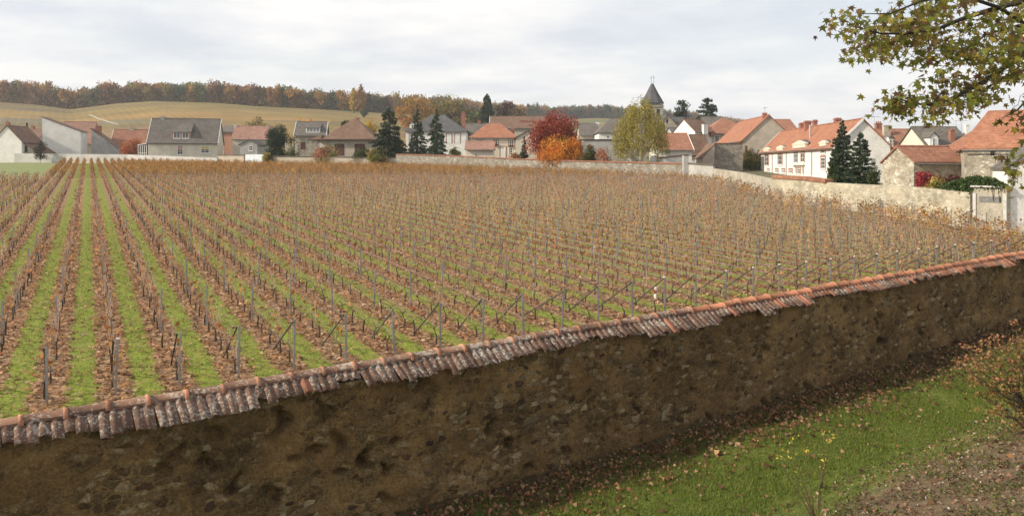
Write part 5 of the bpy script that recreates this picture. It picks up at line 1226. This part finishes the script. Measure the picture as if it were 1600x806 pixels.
# creepers on walls
def creeper(name, label, P0, P1, z0, z1, n, leaf, pal, th=0.12, cat='creeper', prof=None):
    """leaf mass hugging the wall line P0-P1 (world xy) between heights z0, z1"""
    q = rng.uniform(0, 1, n); zf = rng.uniform(0, 1, n) ** 0.8; P0 = np.array(P0); P1 = np.array(P1)
    dn = (P1 - P0) / np.linalg.norm(P1 - P0); nn = np.array([dn[1], -dn[0]])
    top = prof(q) if prof else np.ones(n); keep = zf < top * (0.85 + 0.3 * np.array([noise.noise(Vector((a * 9, 0, z1))) for a in q])); q, zf = q[keep], zf[keep]
    P = np.stack([P0[0] + (P1 - P0)[0] * q, P0[1] + (P1 - P0)[1] * q, z0 + (z1 - z0) * zf], -1)
    off = rng.uniform(0.02, th, len(q)); P[:, 0] += nn[0] * off; P[:, 1] += nn[1] * off
    t = thing(name, label, cat, tuple(P.mean(0) * np.array([1, 1, 0]) + np.array([0, 0, z0]))); V, Fq = leaves(P - np.array(t.location), rng.uniform(0.7, 1.3, len(P)) * leaf, 0.8, hang=0.5)
    obj('foliage', mesh_np('foliage', V, Fq, M['leaf'], np.repeat(pick(pal, len(P), 0.25), 4, axis=0)), t)
    parts = []
    for k in range(9):
        a_ = (k + 0.5) / 9; b_ = P0 + (P1 - P0) * a_ + nn * 0.02; b2 = P0 + (P1 - P0) * min(1, a_ + 0.05) + nn * 0.02; parts.append(tube([(b_[0] - t.location.x, b_[1] - t.location.y, -0.1), (b2[0] - t.location.x, b2[1] - t.location.y, (z1 - z0) * 0.5)], [0.02, 0.01], 4) + ((0.06, 0.045, 0.035),))
    v, f, c = join(parts); obj('stems', mesh_np('stems', v, f, M['wood'], c), t); return t
a_ = at(1161, 264, 125.7); b_ = at(1190, 264, 125.7)
creeper('creeper', 'dull brown green creeper covering the lower part of the blank gable', (a_.x, a_.y), (b_.x, b_.y), gzf(a_.x, a_.y), zpx(227, 125.7), 3000, 0.24, [(0.30, 0.23, 0.10), (0.36, 0.27, 0.13), (0.24, 0.21, 0.08), (0.20, 0.20, 0.06)], 0.10, prof=lambda q: 0.86 + 0.16 * np.sin(q * 7 + 0.5))
tree('shrub', 'bright green shrub in front of the creeper on the blank gable', 1173, 246, 121, 1162, 1184, 'bush', [(0.14, 0.15, 0.03), (0.18, 0.17, 0.035)], 0.18, cat='shrub', nC=20)
def on_yaw(x, d0, x0, yaw):
    X0, Y0 = (x0 - CX) * d0 / F, d0; dx, dy = math.cos(math.radians(yaw)), math.sin(math.radians(yaw)); k = (x - CX) / F; L = (k * Y0 - X0) / (dx - k * dy); return (X0 + dx * L, Y0 + dy * L)
p0 = on_yaw(1429, 62, 1428, 11); p1 = on_yaw(1462, 62, 1428, 11); p2 = on_yaw(1505, 62, 1428, 11)
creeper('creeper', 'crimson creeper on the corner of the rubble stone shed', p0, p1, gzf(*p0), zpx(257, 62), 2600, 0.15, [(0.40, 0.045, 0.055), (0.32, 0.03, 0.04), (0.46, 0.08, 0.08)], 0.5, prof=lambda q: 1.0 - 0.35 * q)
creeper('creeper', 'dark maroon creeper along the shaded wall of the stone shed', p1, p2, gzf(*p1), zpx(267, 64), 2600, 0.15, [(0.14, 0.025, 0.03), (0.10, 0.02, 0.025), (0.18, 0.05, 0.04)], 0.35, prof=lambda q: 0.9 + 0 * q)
tree('shrub', 'olive yellow shrub before the crimson creeper', 1461, 269, 53, 1447, 1476, 'bush', OLV + YGR, 0.13, cat='shrub', nC=26)
P = []
for k in range(5200):
    q = rng.uniform(0, 1); pxc = 1470 + 106 * q; dd = np.interp(pxc, [1470, 1521, 1576], [47.6, 44.6, 42.6]) + rng.normal(0, 0.35)
    topy = np.interp(q, [0, 0.2, 0.5, 0.8, 1], [290, 282, 275, 279, 291]); boty = np.interp(q, [0, 0.2, 0.38, 0.5, 1], [297, 301, 307, 297, 293.5])
    yy = rng.uniform(topy, boty) + rng.normal(0, 0.8); P.append(at(pxc, yy, dd)[:])
P = np.array(P); t = thing('ivy', 'green ivy mass draped over the right end of the dry stone wall', 'ivy', (P[:, 0].mean(), P[:, 1].mean(), P[:, 2].min()))
V, Fq = leaves(P - np.array(t.location), rng.uniform(0.09, 0.17, len(P)), 0.85, hang=0.4); obj('foliage', mesh_np('foliage', V, Fq, M['leaf'], np.repeat(pick([(0.05, 0.085, 0.022), (0.075, 0.115, 0.03), (0.035, 0.055, 0.018)], len(P), 0.22), 4, axis=0)), t)
parts = []
for k in range(8): q = P[k * 600] - np.array(t.location); parts.append(tube([(q[0] + 0.2, q[1] + 0.1, -0.2), (q[0] + 0.1, q[1] + 0.05, q[2] * 0.6), tuple(q)], [0.03, 0.02, 0.01], 4) + ((0.06, 0.045, 0.035),))
v, f, c = join(parts); obj('stems', mesh_np('stems', v, f, M['wood'], c), t)

# ------------------------------------------------------------------ the wood on the ridge (one mass)
protoF = []
for k in range(10):
    n = 420; R = 1.0; nC = 20
    cc = rand_unit(nC) * rng.uniform(0.4, 0.95, (nC, 1)); cc[:, 2] = cc[:, 2] * 0.62
    idx = rng.integers(0, nC, n); P = cc[idx] * 0.8 + rand_unit(n) * (rng.uniform(0, 1, (n, 1)) ** 0.4) * 0.34
    P[:, 2] = P[:, 2] + 0.75
    low = rng.uniform(0, 1, 110); Pl = np.stack([rng.normal(0, 0.55, 110), rng.normal(0, 0.55, 110), low * 0.75 - 0.4], -1)
    P = np.concatenate([P, Pl]); v, f = leaves(P, rng.uniform(0.12, 0.26, len(P)), 0.75)
    lum = 1 + 0.22 * rng.normal(size=nC); l = np.concatenate([lum[idx], np.full(110, 0.85)])
    protoF.append((v, f, np.repeat(l, 4)))
FP = np.array([1.5, 1.35, 1.25]) * np.array([(0.11, 0.115, 0.035), (0.075, 0.095, 0.035), (0.055, 0.075, 0.032), (0.15, 0.125, 0.038), (0.19, 0.105, 0.032), (0.12, 0.07, 0.034), (0.24, 0.15, 0.038), (0.085, 0.085, 0.035), (0.065, 0.085, 0.034), (0.17, 0.14, 0.04)])
Vs, Fs_, Cs, base = [], [], [], 0
px_ = -90.0; cnt = 0
for layer, (off, hs) in enumerate(((6, 1.0), (17, 1.0), (30, 1.02), (46, 1.05), (66, 1.05), (92, 1.0), (120, 1.0))):
    px_ = -90.0
    while px_ < 1700:
        D = np.interp(px_, PD_X, PD_Y); d = D + off * (1 + 0.3 * (D > 600)) + rng.normal(0, 3.0)
        X = (px_ - CX) * d / F; z = gzf(X, d); H = rng.uniform(10.5, 15.5) * hs * np.interp(px_, [0, 300, 500, 900], [1.12, 1.0, 1.02, 1.15]); R = rng.uniform(4.2, 7.0)
        v, f, l = protoF[rng.integers(0, 10)]; a_ = rng.uniform(0, 2 * PI); ca, sa = math.cos(a_), math.sin(a_)
        W_ = np.stack([(v[:, 0] * ca - v[:, 1] * sa) * R + X, (v[:, 0] * sa + v[:, 1] * ca) * R + d, (v[:, 2] + 0.42) / 1.85 * H + z], -1)
        nz_ = 0.5 + 0.5 * noise.noise(Vector((X * 0.012, d * 0.012, 0))); ci = int(np.clip(nz_ * 10 + rng.normal(0, 2.3), 0, 9))
        Vs.append(W_); Fs_.append(f + base); base += len(v); Cs.append(np.clip(FP[ci][None] * l[:, None] * (1 + 0.1 * rng.normal()), 0.004, 0.6)); cnt += 1
        px_ += rng.uniform(0.8, 1.45) * R * F / d
fo = obj('woodland', mesh_np('woodland', np.concatenate(Vs), np.concatenate(Fs_), M['leaf'], np.concatenate(Cs)))
tag(fo, 'autumn woodland covering the ridge behind the village', 'woodland', None, 'stuff')

# ------------------------------------------------------------------ garden: grass, leaves, gravel, plants
def garden_pts(n, qfun, smin=-3, smax=30):
    s_ = rng.uniform(smin, smax, n); q = qfun(n); x, y = wpt(s_); tx, ty = wtan(s_); X = x + ty * q; Y = y - tx * q
    px = CX + F * X / np.maximum(Y, 1); z = garden_z(X, Y); py = YH + F * (HC - z) / np.maximum(Y, 1)
    ok = (Y > 5) & (px > 560) & (px < 1660) & (py < 860); return X[ok], Y[ok], z[ok], q[ok]
X, Y, Z, q = garden_pts(300000, lambda n: rng.uniform(0.5, 6.0, n))
nzv = np.array([noise.noise(Vector((a * 0.9, b_ * 0.9, 5))) for a, b_ in zip(X, Y)])
keep = (rng.random(len(X)) < np.interp(q + nzv * 1.1, [0.5, 1.4, 2.4, 4.2, 5.4], [0.25, 0.6, 1, 1, 0.06])); X, Y, Z, nz2 = X[keep], Y[keep], Z[keep], nzv[keep]
V, Fq, C = blades(X, Y, Z - 0.005, rng.uniform(0.03, 0.085, len(X)) * (1 + 0.5 * nz2), 0.008, [(0.11, 0.155, 0.022), (0.155, 0.205, 0.03), (0.14, 0.17, 0.03), (0.075, 0.11, 0.017), (0.17, 0.18, 0.045)])
o = obj('grass', mesh_np('grass', V, Fq, M['leaf'], C)); tag(o, 'mown green lawn strip below the garden wall', 'grass', None, 'stuff')
qs = lambda n: np.abs(np.where(rng.random(n) < 0.965, rng.gamma(2.8, 0.40, n), rng.uniform(0.3, 9, n))) + 0.28
X, Y, Z, q = garden_pts(10500, qs)
GL = [(0.22, 0.115, 0.055), (0.28, 0.16, 0.085), (0.14, 0.07, 0.038), (0.34, 0.22, 0.125), (0.22, 0.10, 0.045), (0.10, 0.055, 0.03)]
V, Fq = leaves(np.stack([X, Y, Z + rng.uniform(0.012, 0.06, len(X))], -1), rng.gamma(9, 0.0088, len(X)), 0.8, flat=0.45, fold=0.5)
o = obj('fallen_leaves', mesh_np('fallen_leaves', V, Fq, M['leaf'], np.repeat(pick(GL, len(X), 0.25), 4, axis=0))); tag(o, 'dry brown leaves drifted along the foot of the garden wall', 'leaves', None, 'stuff')
# bare bank: twigs, low weeds, small pale stones
X, Y, Z, q = garden_pts(18000, lambda n: rng.uniform(4.4, 11, n), 0, 30)
V, Fq = leaves(np.stack([X, Y, Z + rng.uniform(0.0, 0.04, len(X))], -1), rng.uniform(0.04, 0.11, len(X)), 0.6, flat=0.5, fold=0.4)
o = obj('leaf_litter', mesh_np('leaf_litter', V, Fq, M['leaf'], np.repeat(pick([(0.22, 0.15, 0.09), (0.32, 0.24, 0.16), (0.14, 0.09, 0.055), (0.28, 0.14, 0.08)], len(X), 0.25), 4, axis=0))); tag(o, 'litter of dead leaves on the bare earth bank', 'leaves', None, 'stuff')
X, Y, Z, q = garden_pts(1500, lambda n: rng.uniform(4.8, 10, n), 0, 30); n = len(X)
r_ = rng.uniform(0.012, 0.04, n); base_v = np.array([(1, 0, 0), (0, 1, 0), (-1, 0, 0), (0, -1, 0), (0, 0, 0.8), (0, 0, -0.6)], float); bf = np.array([(0, 1, 4), (1, 2, 4), (2, 3, 4), (3, 0, 4), (1, 0, 5), (2, 1, 5), (3, 2, 5), (0, 3, 5)])
V = (base_v[None] * (1 + 0.35 * rng.normal(size=(n, 6, 1)))) * r_[:, None, None] + np.stack([X, Y, Z + 0.008], -1)[:, None, :]
o = obj('gravel', mesh_np('gravel', V.reshape(-1, 3), (bf[None] + (np.arange(n) * 6)[:, None, None]).reshape(-1, 3), M['wood'], np.repeat(pick([(0.22, 0.19, 0.15), (0.32, 0.29, 0.25), (0.15, 0.125, 0.095)], n), 6, axis=0))); tag(o, 'small pale stones on the bare earth bank', 'gravel', None, 'stuff')
X, Y, Z, q = garden_pts(60000, lambda n: rng.uniform(5.0, 11, n), 0, 30)
nzv = np.array([noise.noise(Vector((a * 1.6, b_ * 1.6, 9))) for a, b_ in zip(X, Y)]); k_ = nzv > np.interp(q, [5, 7, 10], [0.22, 0.02, -0.12]); X, Y, Z = X[k_], Y[k_], Z[k_]
V, Fq = leaves(np.stack([X, Y, Z + rng.uniform(0.01, 0.07, len(X))], -1), rng.uniform(0.03, 0.07, len(X)), 0.7, flat=0.4)
o = obj('weeds', mesh_np('weeds', V, Fq, M['leaf'], np.repeat(pick([(0.06, 0.085, 0.02), (0.10, 0.12, 0.03), (0.14, 0.13, 0.04)], len(X), 0.2), 4, axis=0))); tag(o, 'low green weeds on the bare earth bank', 'weeds', None, 'stuff')

# shrub with orange tips at the right edge
def ground_at(x, y):
    for d in np.arange(6, 40, 0.05):
        p = at(x, y, d)
        if p.z <= float(garden_z(p.x, p.y)): return p
    return at(x, y, 15)
b0 = ground_at(1612, 672); t = thing('shrub', 'open shrub with orange seed clusters at the right edge of the lawn', 'shrub', b0)
parts = []; Lp, Lc, Ls = [], [], []; dS = b0.y
tips = [(1497, 566), (1506, 540), (1512, 560), (1524, 548), (1531, 575), (1543, 536), (1550, 556), (1556, 528), (1562, 572), (1572, 545), (1578, 562), (1585, 530), (1592, 556), (1598, 575), (1521, 590), (1536, 598), (1549, 604), (1563, 596), (1574, 608), (1589, 600), (1527, 615), (1544, 626), (1604, 540), (1610, 590), (1586, 505), (1620, 550), (1630, 575), (1516, 578), (1600, 620), (1580, 630), (1560, 640), (1590, 650), (1535, 640)]
for i, (x, y) in enumerate(tips):
    tp = np.array(at(x, y, dS + rng.normal(0, 0.35))) - np.array(b0); mid = tp * np.array([0.35, 0.4, 0.55]) + rng.normal(0, 0.05, 3); st = np.array([rng.normal(0, 0.08), rng.normal(0, 0.08), -0.1])
    parts.append(tube([st, mid, tp * 0.8 + np.array([0, 0, 0.03]), tp], [0.022, 0.016, 0.010, 0.006], 4) + ((0.10, 0.075, 0.05),))
    for k in range(2):
        e_ = mid + (tp - mid) * rng.uniform(0.2, 0.8); t2 = e_ + rng.normal(0, 0.12, 3) + np.array([0, 0, 0.1]); parts.append(tube([e_, t2], [0.009, 0.005], 3) + ((0.11, 0.075, 0.05),)); m_ = 12
        Lp.append(t2 + rng.normal(0, 0.05, (m_, 3))); Lc.append(pick([(0.24, 0.15, 0.05), (0.17, 0.15, 0.04), (0.30, 0.14, 0.06)], m_)); Ls.append(np.full(m_, 0.07))
    m_ = 26; hot = y < 600
    Lp.append(tp + rng.normal(0, 1, (m_, 3)) * np.array([0.075, 0.075, 0.04])); Lc.append(pick([(0.34, 0.16, 0.08), (0.27, 0.13, 0.06), (0.38, 0.21, 0.11), (0.22, 0.14, 0.06)] if hot else [(0.22, 0.17, 0.05), (0.28, 0.17, 0.06), (0.15, 0.14, 0.04)], m_)); Ls.append(rng.uniform(0.05, 0.09, m_))
    m_ = 13; fr_ = rng.uniform(0.45, 1, (m_, 1)); Lp.append(mid + (tp - mid) * fr_ + rng.normal(0, 0.06, (m_, 3))); Lc.append(pick([(0.20, 0.15, 0.05), (0.13, 0.12, 0.035), (0.30, 0.15, 0.06)], m_)); Ls.append(rng.uniform(0.05, 0.09, m_))
v, f, c = join(parts); obj('stems', mesh_np('stems', v, f, M['wood'], c), t)
V, Fq = leaves(np.concatenate(Lp), np.concatenate(Ls), 0.75); obj('foliage', mesh_np('foliage', V, Fq, M['leaf'], np.repeat(np.concatenate(Lc), 4, axis=0)), t)
# thin sapling with a few yellow leaves
b0 = ground_at(1276, 815); t = thing('sapling', 'thin leggy sapling with a few yellow leaves on the lawn', 'sapling', b0); parts = []; Lp = []; dS = b0.y
for x, y, mx_, my_ in ((1216, 716, 1243, 765), (1237, 686, 1252, 745), (1258, 700, 1264, 750), (1292, 680, 1284, 745), (1284, 712, 1280, 765), (1299, 684, 1288, 735), (1228, 706, 1250, 760)):
    tp = np.array(at(x, y, dS + rng.normal(0, 0.15))) - np.array(b0); mid = np.array(at(mx_, my_, dS)) - np.array(b0)
    parts.append(tube([(rng.normal(0, 0.02), rng.normal(0, 0.02), -0.1), mid * 0.55, mid, tp], [0.016, 0.013, 0.010, 0.006], 5) + ((0.10, 0.085, 0.04),))
    Lp.append(tp + rng.normal(0, 0.06, (7, 3))); Lp.append(mid + (tp - mid) * rng.uniform(0, 1, (3, 1)) + rng.normal(0, 0.03, (3, 3)))
v, f, c = join(parts); obj('stems', mesh_np('stems', v, f, M['wood'], c), t)
Lp = np.concatenate(Lp); V, Fq = leaves(Lp, rng.uniform(0.05, 0.085, len(Lp)), 0.6, flat=0.3); obj('foliage', mesh_np('foliage', V, Fq, M['leaf'], np.repeat(pick([(0.50, 0.40, 0.05), (0.42, 0.36, 0.06), (0.36, 0.33, 0.10)], len(Lp)), 4, axis=0)), t)

# ------------------------------------------------------------------ maple reaching in from the right
tbx, tby = 10.6, 8.4; tbz = float(garden_z(tbx, tby))
mt = thing('maple_tree', 'maple branches with olive and rusty leaves hanging in at the top right', 'tree', (tbx, tby, tbz))
def loc(x, y, d): return np.array(at(x, y, d)) - np.array(mt.location)
BR = [[(1600, 3, 8.0), (1550, 15, 7.9), (1503, 30, 7.8), (1464, 46, 7.7), (1414, 53, 7.6), (1377, 53, 7.5), (1335, 42, 7.4)],
      [(1600, 80, 8.2), (1575, 102, 8.1), (1545, 122, 8.0), (1508, 144, 7.9), (1483, 156, 7.8), (1451, 164, 7.7), (1424, 162, 7.6), (1400, 152, 7.55)],
      [(1560, 12, 7.9), (1500, -8, 7.6), (1440, 2, 7.4), (1390, 22, 7.3), (1345, 22, 7.2)],
      [(1590, 40, 8.4), (1540, 55, 8.5), (1500, 85, 8.6), (1470, 108, 8.7)],
      [(1640, 120, 8.2), (1610, 150, 8.1), (1590, 172, 8.0), (1566, 185, 7.9)],
      [(1650, 180, 7.6), (1620, 225, 7.5), (1600, 250, 7.4), (1574, 262, 7.3)],
      [(1640, 20, 9.0), (1590, 30, 9.2), (1540, 32, 9.3), (1500, 48, 9.4)]]
forks = [loc(1700, 60, 8.2), loc(1720, -60, 8.3)]
parts = [tube([(0, 0, -0.5), (0.05, 0, 1.6), (-0.05, 0.0, 3.2), forks[0] * np.array([0.25, 0.3, 0.85]), (-0.6, 0.1, 6.8), (-0.9, 0.3, 9.0)], [0.30, 0.24, 0.20, 0.17, 0.11, 0.04], 9) + ((0.045, 0.036, 0.028),)]
crotch = np.array([-0.12, 0, 3.4])
allpts = []
for i, b_ in enumerate(BR):
    pts = [crotch + np.array([0, 0, 0.25 * i]), (crotch + loc(*b_[0])) / 2 + np.array([0.0, 0, 0.12])] + [loc(*p) for p in b_]
    r_ = np.linspace(0.040, 0.005, len(pts)) * (1.0 if i < 2 else 0.7)
    parts.append(tube(pts, r_, 6) + ((0.035, 0.028, 0.022),)); allpts += [loc(*p) for p in subdiv(b_, 4)]
for k in range(14):                                    # limbs of the rest of the crown, outside the picture
    a_ = rng.uniform(0, 2 * PI); tip = np.array([1.5 + math.cos(a_) * 2.2, math.sin(a_) * 2.4, rng.uniform(5, 9)]); parts.append(tube([(-0.1, 0, rng.uniform(3.4, 6)), tip * np.array([0.5, 0.5, 0.85]), tip], [0.06, 0.035, 0.01], 5) + ((0.045, 0.036, 0.028),))
allpts = np.array(allpts)
POLY = [[(1312, 22), (1330, 8), (1352, 16), (1385, 10), (1420, 0), (1440, -12), (1625, -15), (1625, 105), (1585, 112), (1560, 132), (1548, 152), (1530, 170), (1490, 182), (1460, 190), (1450, 172), (1458, 150), (1448, 128), (1470, 112), (1458, 100), (1430, 96), (1418, 88), (1400, 78), (1370, 80), (1345, 84), (1326, 84), (1332, 62), (1313, 48)],
        [(1384, 148), (1400, 141), (1424, 144), (1430, 160), (1418, 168), (1408, 178), (1396, 170)],
        [(1562, 168), (1582, 152), (1606, 136), (1620, 150), (1620, 190), (1600, 196), (1585, 202), (1566, 190)],
        [(1568, 238), (1590, 232), (1615, 222), (1615, 268), (1596, 262), (1580, 274), (1568, 262)], [(1576, 272), (1598, 262), (1612, 275), (1604, 292), (1582, 288)]]
def inpoly(x, y, P):
    c = False; j = len(P) - 1
    for i in range(len(P)):
        if (P[i][1] > y) != (P[j][1] > y) and x < (P[j][0] - P[i][0]) * (y - P[i][1]) / (P[j][1] - P[i][1]) + P[i][0]: c = not c
        j = i
    return c
M['maple'] = leafmat('maple_leaf', 0.5)
LC = []; twigs = []; tip_c = []
for P, nt_, dd in ((POLY[0], 430, (7.3, 9.4)), (POLY[1], 24, (7.4, 7.8)), (POLY[2], 9, (7.7, 8.3)), (POLY[3], 7, (7.2, 7.6)), (POLY[4], 3, (7.2, 7.6))):
    x0 = min(p[0] for p in P); x1 = max(p[0] for p in P); y0 = min(p[1] for p in P); y1 = max(p[1] for p in P); k = 0
    while k < nt_:
        x, y = rng.uniform(x0, x1), rng.uniform(y0, y1)
        if not inpoly(x, y, P): continue
        if P is POLY[0] and noise.noise(Vector((x * 0.03, y * 0.035, 1.7))) < -0.22 and rng.random() < 0.75: continue
        c = loc(x, y, rng.uniform(*dd)); tip_c.append(c)
        m_ = int(rng.integers(4, 8)); LC.append(c + rng.normal(0, 1, (m_, 3)) * np.array([0.085, 0.085, 0.06]) + np.array([0, 0, -0.03])); k += 1
tip_c = np.array(tip_c); grown = list(allpts); done = np.zeros(len(tip_c), bool); best = np.array([((np.array(grown) - c) ** 2).sum(1).min() for c in tip_c]); src = np.array([np.argmin(((np.array(grown) - c) ** 2).sum(1)) for c in tip_c])
for _ in range(len(tip_c)):                            # each twig springs from the nearest wood grown so far
    i = int(np.argmin(np.where(done, 1e9, best))); done[i] = True; a_ = grown[src[i]]; c = tip_c[i]; l_ = math.sqrt(best[i])
    twigs.append(tube([a_, (a_ + c) / 2 + np.array([0, 0, 0.12 * l_]), c], [0.003 + 0.006 * min(1, l_), 0.003 + 0.003 * min(1, l_), 0.0025], 3) + ((0.05, 0.038, 0.03),))
    for m_ in ((a_ + c) / 2, c):
        grown.append(m_); d2 = ((tip_c - m_) ** 2).sum(1); up_ = d2 < best; best[up_] = d2[up_]; src[up_] = len(grown) - 1
v, f, c = join(parts); obj('trunk', mesh_np('trunk', v, f, M['wood'], c, smooth=True), mt)
v, f, c = join(twigs); o = obj('twigs', mesh_np('twigs', v, f, M['wood'], c), mt); o['kind'] = 'stuff'
LC = np.concatenate(LC)
# five lobed leaf outline, fanned from the base, slightly cupped
ol = [(0.0, 0.0), (0.14, 0.10), (0.44, 0.02), (0.26, 0.27), (0.56, 0.60), (0.17, 0.52), (0.12, 0.68), (0.0, 1.08), (-0.12, 0.68), (-0.17, 0.52), (-0.56, 0.60), (-0.26, 0.27), (-0.44, 0.02), (-0.14, 0.10)]
lvv = np.array([(0, 0.36, 0.0)] + [(x, y, -0.20 * x * x - 0.12 * (y - 0.4) ** 2) for x, y in ol]); lvv[:, 1] -= 0.0
lff = np.array([(0, i, i % 14 + 1) for i in range(1, 15)])
def rot_rand(n):
    M_ = []
    for _ in range(n):
        q = Matrix.Rotation(rng.uniform(0, 2 * PI), 3, 'Z') @ Matrix.Rotation(PI + rng.normal(0.95, 0.45), 3, 'X') @ Matrix.Rotation(rng.normal(0, 0.6), 3, 'Y'); M_.append(np.array(q))
    return np.array(M_)
MP_ = [(0.14, 0.155, 0.028), (0.19, 0.185, 0.032), (0.11, 0.13, 0.026), (0.24, 0.20, 0.04), (0.17, 0.105, 0.04), (0.13, 0.08, 0.04), (0.27, 0.20, 0.04), (0.15, 0.155, 0.035)]
cols = pick(MP_, len(LC), 0.18); Rm_ = rot_rand(len(LC)); szs = rng.uniform(0.055, 0.095, len(LC))
# the 300 nearest leaves are parts of their own, in twelve shades that share mesh data
ncol = 12; lm_ = [mesh_np('leaf', lvv, lff, M['maple'], np.repeat(cols[i:i + 1], 15, axis=0)) for i in range(ncol)]
inv = np.argsort((LC + np.array(mt.location))[:, 1]); ids = [i for i in inv if (LC[i] + np.array(mt.location))[0] / (LC[i] + np.array(mt.location))[1] * F + CX < 1598][:300]
for i in ids:
    o = obj('leaf', lm_[int(rng.integers(0, ncol))], mt); o.matrix_basis = Matrix.Translation(LC[i]) @ Matrix(Rm_[i].tolist()).to_4x4() @ Matrix.Scale(szs[i], 4)
rs = np.setdiff1d(np.arange(len(LC)), ids)
V = np.einsum('nij,kj->nki', Rm_[rs], lvv) * szs[rs][:, None, None] + LC[rs][:, None, :]
o = obj('leaves', mesh_np('leaves', V.reshape(-1, 3), (lff[None] + (np.arange(len(rs)) * 15)[:, None, None]).reshape(-1, 3), M['maple'], np.repeat(cols[rs], 15, axis=0)), mt); o['kind'] = 'stuff'
n = 3000; P = rand_unit(n) * (rng.uniform(0.3, 1, (n, 1)) ** 0.5) * np.array([2.6, 2.6, 2.3]) + np.array([2.0, 0, 7.2])    # crown outside the picture
Pw = P + np.array(mt.location); P = P[(CX + F * Pw[:, 0] / Pw[:, 1] > 1640) | (YH + F * (HC - Pw[:, 2]) / Pw[:, 1] < -40)]; n = len(P)
V, Fq = leaves(P, rng.uniform(0.12, 0.2, n), 0.9); o = obj('crown', mesh_np('crown', V, Fq, M['leaf'], np.repeat(pick(MP_, n), 4, axis=0)), mt); o['kind'] = 'stuff'

# ------------------------------------------------------------------ haze over the distance
hz = bpy.data.materials.new('haze'); hz.use_nodes = True; nt = hz.node_tree; nt.nodes.clear()
oo = nt.nodes.new('ShaderNodeOutputMaterial'); pv_ = nt.nodes.new('ShaderNodeVolumePrincipled'); nt.links.new(pv_.outputs[0], oo.inputs['Volume'])
pv_.inputs['Color'].default_value = (0.86, 0.90, 0.97, 1); pv_.inputs['Density'].default_value = 0.00024; pv_.inputs['Anisotropy'].default_value = 0.2
mb = MB(); mb.box((-1900, -80, -95), (3000, 2500, 100)); o = mb.build('haze', hz); o['kind'] = 'stuff'; o['label'] = 'thin pale haze in the air over the vineyard and hills'; o['category'] = 'haze'
